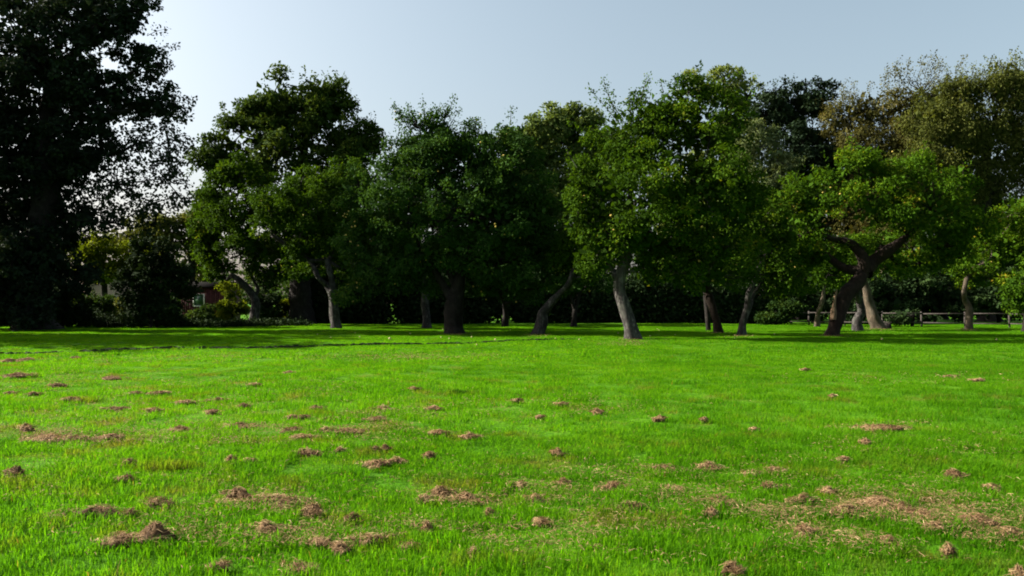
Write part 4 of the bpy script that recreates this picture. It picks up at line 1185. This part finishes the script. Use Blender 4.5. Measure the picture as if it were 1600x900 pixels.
CL = [
    # nearest rows
    (22, 741, 30, 26, "dark round lump of dry grass at the picture's edge, alone", .8),
    (149, 800, 62, 28, "wide saddle-shaped dry grass clump, one darker end, level with a round lump", 0),
    (244, 787, 40, 25, "rounded knob of dry grass just behind the biggest double clump", .2),
    (205, 806, 18, 24, "narrow upright dark tuft of dry grass between the saddle clump and the knob", .9),
    (192, 845, 54, 28, "front half of the biggest double clump, pinkish brown", 0),
    (240, 835, 52, 42, "taller frayed half of the biggest double clump", 0),
    (120, 682, 44, 14, "middle heap of the long brown strip of cut grass far to one side", .1),
    (72, 681, 66, 16, "long low heap making the main length of the brown strip", .1),
    (42, 667, 24, 14, "small heap at the outer tip of the long brown strip", .1),
    (170, 678, 44, 18, "dark-topped heap ending the long brown strip", .5),
    (371, 658, 32, 13, "small peaked clump on the thinly strewn middle lawn", .2),
    (280, 667, 36, 9, "flat brown clump just past the dark-topped heap of the strip", .2),
    (373, 773, 32, 18, "dark little dome of dry grass next to the long loaf-shaped clump", .4),
    (432, 783, 76, 19, "long loaf-shaped clump of dry grass, smooth along the top", .1),
    (489, 798, 27, 18, "small fuzzy clump at the end of the long loaf-shaped one", .2),
    (551, 806, 15, 22, "thin upright dark tuft in long grass behind the pinkish heap", .8),
    (578, 834, 54, 28, "pinkish pale heap of dry grass, highest of the nearest cluster", -.3),
    (502, 847, 30, 14, "flat clump leading up to the pinkish pale heap", .1),
    (533, 852, 30, 24, "brown round clump directly before the pinkish pale heap", .1),
    (642, 853, 28, 16, "round clump at the far end of the pinkish heap's row", .1),
    (467, 884, 46, 24, "nearest wide clump at the bottom edge of the picture, dark underneath", .2),
    (345, 888, 22, 18, "small clump at the bottom edge, half sunk in green grass", .3),
    (416, 829, 36, 16, "loose straw-coloured clump below the long loaf-shaped one", -.2),
    (591, 720, 50, 14, "wide clump with a dark hollow beneath it in mid lawn", .2),
    (622, 718, 24, 9, "flat tail beside the clump with the dark hollow", 0),
    (482, 703, 34, 14, "neat low dome of brown grass in mid lawn, shaded in front", .3),
    (511, 671, 25, 11, "dark-fronted clump in the strewn brown band", .4),
    (544, 671, 36, 10, "pale flat clump next to the dark-fronted one in the brown band", -.2),
    (460, 670, 34, 10, "ragged clump starting the strewn brown band", .1),
    (475, 682, 34, 9, "thin clump in front of the strewn brown band", 0),
    (587, 698, 11, 10, "tiny dark tuft alone behind the clump with the dark hollow", .6),
    (687, 671, 30, 11, "crisp small clump with a dark foot, alone on bright lawn", .3),
    (735, 677, 32, 10, "flat fading clump to one side of the crisp small clump", -.2),
    (589, 651, 26, 12, "peaked clump farther up the middle of the lawn", .2),
    (600, 635, 30, 9, "pale low clump behind the peaked one in the middle of the lawn", -.1),
    (678, 638, 24, 7, "slight brown clump up the middle of the lawn, very flat", 0),
    (689, 762, 23, 22, "upright dark clump that faces a second across a green gap", .5),
    (664, 775, 18, 14, "small clump leaning on the upright dark clump", .1),
    (727, 769, 38, 20, "sloping clump across the green gap from the upright dark clump", .1),
    (671, 707, 18, 14, "little brown tuft over dark long grass, mid lawn", .5),
    (813, 749, 26, 13, "small dark brown clump in the centre of the lawn", .4),
    (836, 773, 26, 10, "pale sprawl of dry grass below the small dark brown clump", -.2),
    (880, 744, 17, 15, "small round tan clump near the centre", .1),
    (962, 749, 36, 15, "clump with a black hollow at one end, behind the twin one", .4),
    (991, 782, 34, 24, "clump with a dark overhang, nearest below the pointed mound", .5),
    (1036, 716, 40, 26, "pointed dark mound of dry grass, tallest on the open lawn", .6),
    (1107, 722, 38, 11, "flat pale clump beside the pointed dark mound", -.2),
    (1127, 778, 48, 18, "long orange-tan clump of dry grass, evenly flat", -.4),
    (1176, 736, 26, 14, "fluffy tan clump on its own past the flat pale one", -.2),
    (1209, 733, 18, 9, "little tan tuft right after the fluffy tan clump", -.1),
    (1206, 759, 22, 10, "brown low clump beneath the little tan tuft", .3),
    (1056, 759, 40, 9, "faint spread of straw under the pointed dark mound", -.3),
    (1144, 891, 30, 18, "dark red-brown clump at the bottom edge under the orange-tan one", .7),
    (1031, 651, 17, 14, "small double tuft far up the open lawn", .3),
    (1378, 667, 58, 10, "long thin dark clump alone far up the lawn", .4),
    (1489, 740, 28, 14, "round clump with a shaded side above the brown row", .3),
    (1255, 778, 34, 17, "first frayed clump of the big brown row", 0),
    (1320, 796, 38, 14, "low front clump of the big brown row", 0),
    (1380, 781, 54, 20, "highest heap of the big brown row", .2),
    (1408, 791, 26, 13, "end heap stuck to the highest one of the brown row", .3),
    (1440, 800, 36, 16, "dark hollowed clump just after the big brown row", .7),
    (1529, 807, 52, 18, "wide brown clump past the dark hollowed one", .2),
    (1260, 827, 38, 18, "matted brown clump in front of the big brown row", .3),
    (1462, 820, 34, 12, "pale thin clump in front of the dark hollowed one", -.2),
    (1578, 827, 36, 16, "brown clump running out of the picture past the wide one", .1),
    (1295, 769, 22, 9, "small scrap of dry grass behind the big brown row", 0),
    (1551, 760, 18, 14, "small tan tuft standing behind the wide brown clump", 0),
    (1592, 889, 26, 20, "clump cut by the bottom corner of the picture", .2),
    (1389, 844, 18, 11, "small dark clump before the highest heap of the row", .5),
    (1482, 858, 16, 13, "lone small tuft nearest the bottom, among green blades", .4),
    (1353, 693, 16, 8, "speck of dry grass under the long thin dark clump", 0),
    (120, 555, 13, 8, "small black lump sitting on the lip that crosses the lawn", 1.2),
    (14, 561, 34, 7, "farthest flat brown clump, next to the lip that crosses the lawn", .2),
    (44, 559, 20, 6, "low dark clump between the black lump and the farthest flat one", .5),
    (18, 609, 19, 13, "small dark heap halfway up the lawn by the picture's edge", .5),
    (27, 585, 42, 8, "long flat clump by the edge, behind the small dark heap", .3),
    (174, 587, 30, 8, "flat tan clump alone on the far lawn", -.1),
    (213, 613, 17, 8, "small brown clump within the far strewn patch", .2),
    (53, 613, 16, 10, "reddish small clump beside the small dark heap", .1),
]
SMALL = [(360, 722, 16, 8), (391, 721, 20, 9), (204, 731, 14, 7), (200, 755, 18, 9), (531, 702, 12, 7), (602, 699, 12, 6), (458, 646, 20, 8), (475, 645, 16, 8), (493, 632, 18, 6), (453, 582, 16, 5), (647, 607, 12, 5),
         (871, 704, 16, 9), (844, 650, 14, 8), (880, 632, 12, 6), (933, 644, 20, 6), (809, 629, 12, 4), (1111, 800, 16, 10), (844, 808, 20, 10), (1318, 720, 14, 8), (1484, 590, 16, 4), (1530, 598, 14, 4), (1258, 580, 10, 4), (667, 824, 14, 10), (764, 798, 16, 8), (740, 867, 12, 12),
         (250, 613, 26, 6), (290, 625, 30, 7), (110, 625, 30, 7), (180, 637, 34, 7), (240, 640, 24, 6), (340, 622, 22, 6), (400, 600, 14, 5), (90, 600, 20, 5), (330, 640, 20, 6), (380, 632, 18, 5), (1100, 655, 10, 6), (1180, 668, 12, 6), (1300, 620, 10, 4)]
for i, (x, y, w, h, lab, dk) in enumerate(CL):
    clump(x, y, w, h, lab, 300 + i, dk)
for i, (x, y, w, h) in enumerate(SMALL):
    clump(x, y, w, h, "tiny flat scrap of dry brown cut grass on the green lawn", 500 + i, .2, "tiny scraps of dry cut grass on the lawn")


def green_tuft():
    """the one rank tuft of darker grass standing out of the mown lawn"""
    r = np.random.default_rng(88)
    D = dist(616)
    c = W(716, 616, D); c[2] = float(ground_z(c[0], c[1]))
    n = 420
    P = np.stack([r.normal(0, .09, n), r.normal(0, .07, n), np.zeros(n)], -1)
    az = r.uniform(0, 6.283, n)
    h = r.uniform(.05, .13, n)
    tip = P + np.stack([np.cos(az) * h * .6, np.sin(az) * h * .6, h * .85], -1)
    wv = np.stack([-np.sin(az), np.cos(az), np.zeros(n)], -1) * .007
    V = np.stack([P - wv, P + wv, tip], 1).reshape(-1, 3)
    g = Geo(); g.add(V, [np.arange(3 * n).reshape(-1, 3)], np.repeat(np.clip(r.normal(.1, .1, n), 0, 1), 3))
    o = link("grass_tuft", g.mesh("grass_tuft", [M['rank']])); o.location = tuple(c)
    tag(o, "single dark green rank tuft of grass in the mown middle of the lawn", "grass tuft")


green_tuft()


def strewn():
    """thinly strewn dry strands between the clumps"""
    r = np.random.default_rng(66)
    spots = [(985, 533, 22, 2.2, 260), (965, 538, 26, 2, 120), (1372, 516, 18, 1.2, 220), (1513, 517.5, 12, 1, 160), (1158, 527.5, 14, 1.4, 120), (710, 523, 16, 1.6, 140), (1298, 526, 16, 1.6, 140), (842, 525, 14, 1.4, 120), (1120, 522, 14, 1.3, 100), (100, 680, 90, 8, 700), (200, 640, 160, 30, 1500), (330, 690, 120, 14, 600), (490, 670, 110, 14, 1300), (170, 760, 150, 20, 500), (520, 845, 130, 24, 900), (450, 800, 120, 20, 500), (700, 780, 60, 14, 400), (900, 750, 110, 20, 700),
             (960, 800, 160, 30, 600), (1130, 740, 90, 16, 500), (1330, 790, 150, 20, 1600), (1500, 820, 100, 22, 900), (1300, 830, 120, 16, 600), (650, 560, 70, 3, 700), (260, 562, 150, 4, 900), (60, 590, 90, 10, 700), (600, 645, 90, 14, 600), (850, 640, 110, 10, 500),
             (1380, 668, 40, 4, 200), (1440, 700, 120, 14, 500), (210, 840, 70, 16, 400), (740, 830, 160, 24, 400), (1000, 850, 200, 24, 300), (1430, 595, 120, 6, 250), (380, 610, 160, 12, 700)]
    g = Geo()
    for cx, cy, sx, sy, n in spots:
        n *= 5
        y = np.clip(r.normal(cy, sy, n), 512, 960); x = r.normal(cx, sx, n)
        D = CH * F / (y - HZ)
        P = np.stack([(x - 800) * D / F, D, np.zeros(n)], -1)
        # strands gather in little drifts
        k = Noise(8, .35)(P) + .7 * Noise(9, .12)(P) + .5 * r.normal(size=n) > .2
        P = P[k]; D = D[k]; n = len(P)
        if n == 0: continue
        P[:, 2] = ground_z(P[:, 0], P[:, 1]) + r.uniform(.03, .068, n)
        up = np.tile(np.array([0, 0, 1.]), (n, 1))
        strands(g, P, up, r, .016, .050, .0030 * np.maximum(1, D / 6.5), np.clip(r.normal(.45, .2, n), 0, 1))
        # widths grow a little with distance so far drifts still read
    tag(link("dry_grass", g.mesh("dry_grass", [M['hay']])), kind='stuff')


strewn()

if 0:
    print("TRIS", sum(sum(len(p.vertices) - 2 for p in o.data.polygons) for o in sc.objects if o.type == 'MESH'))
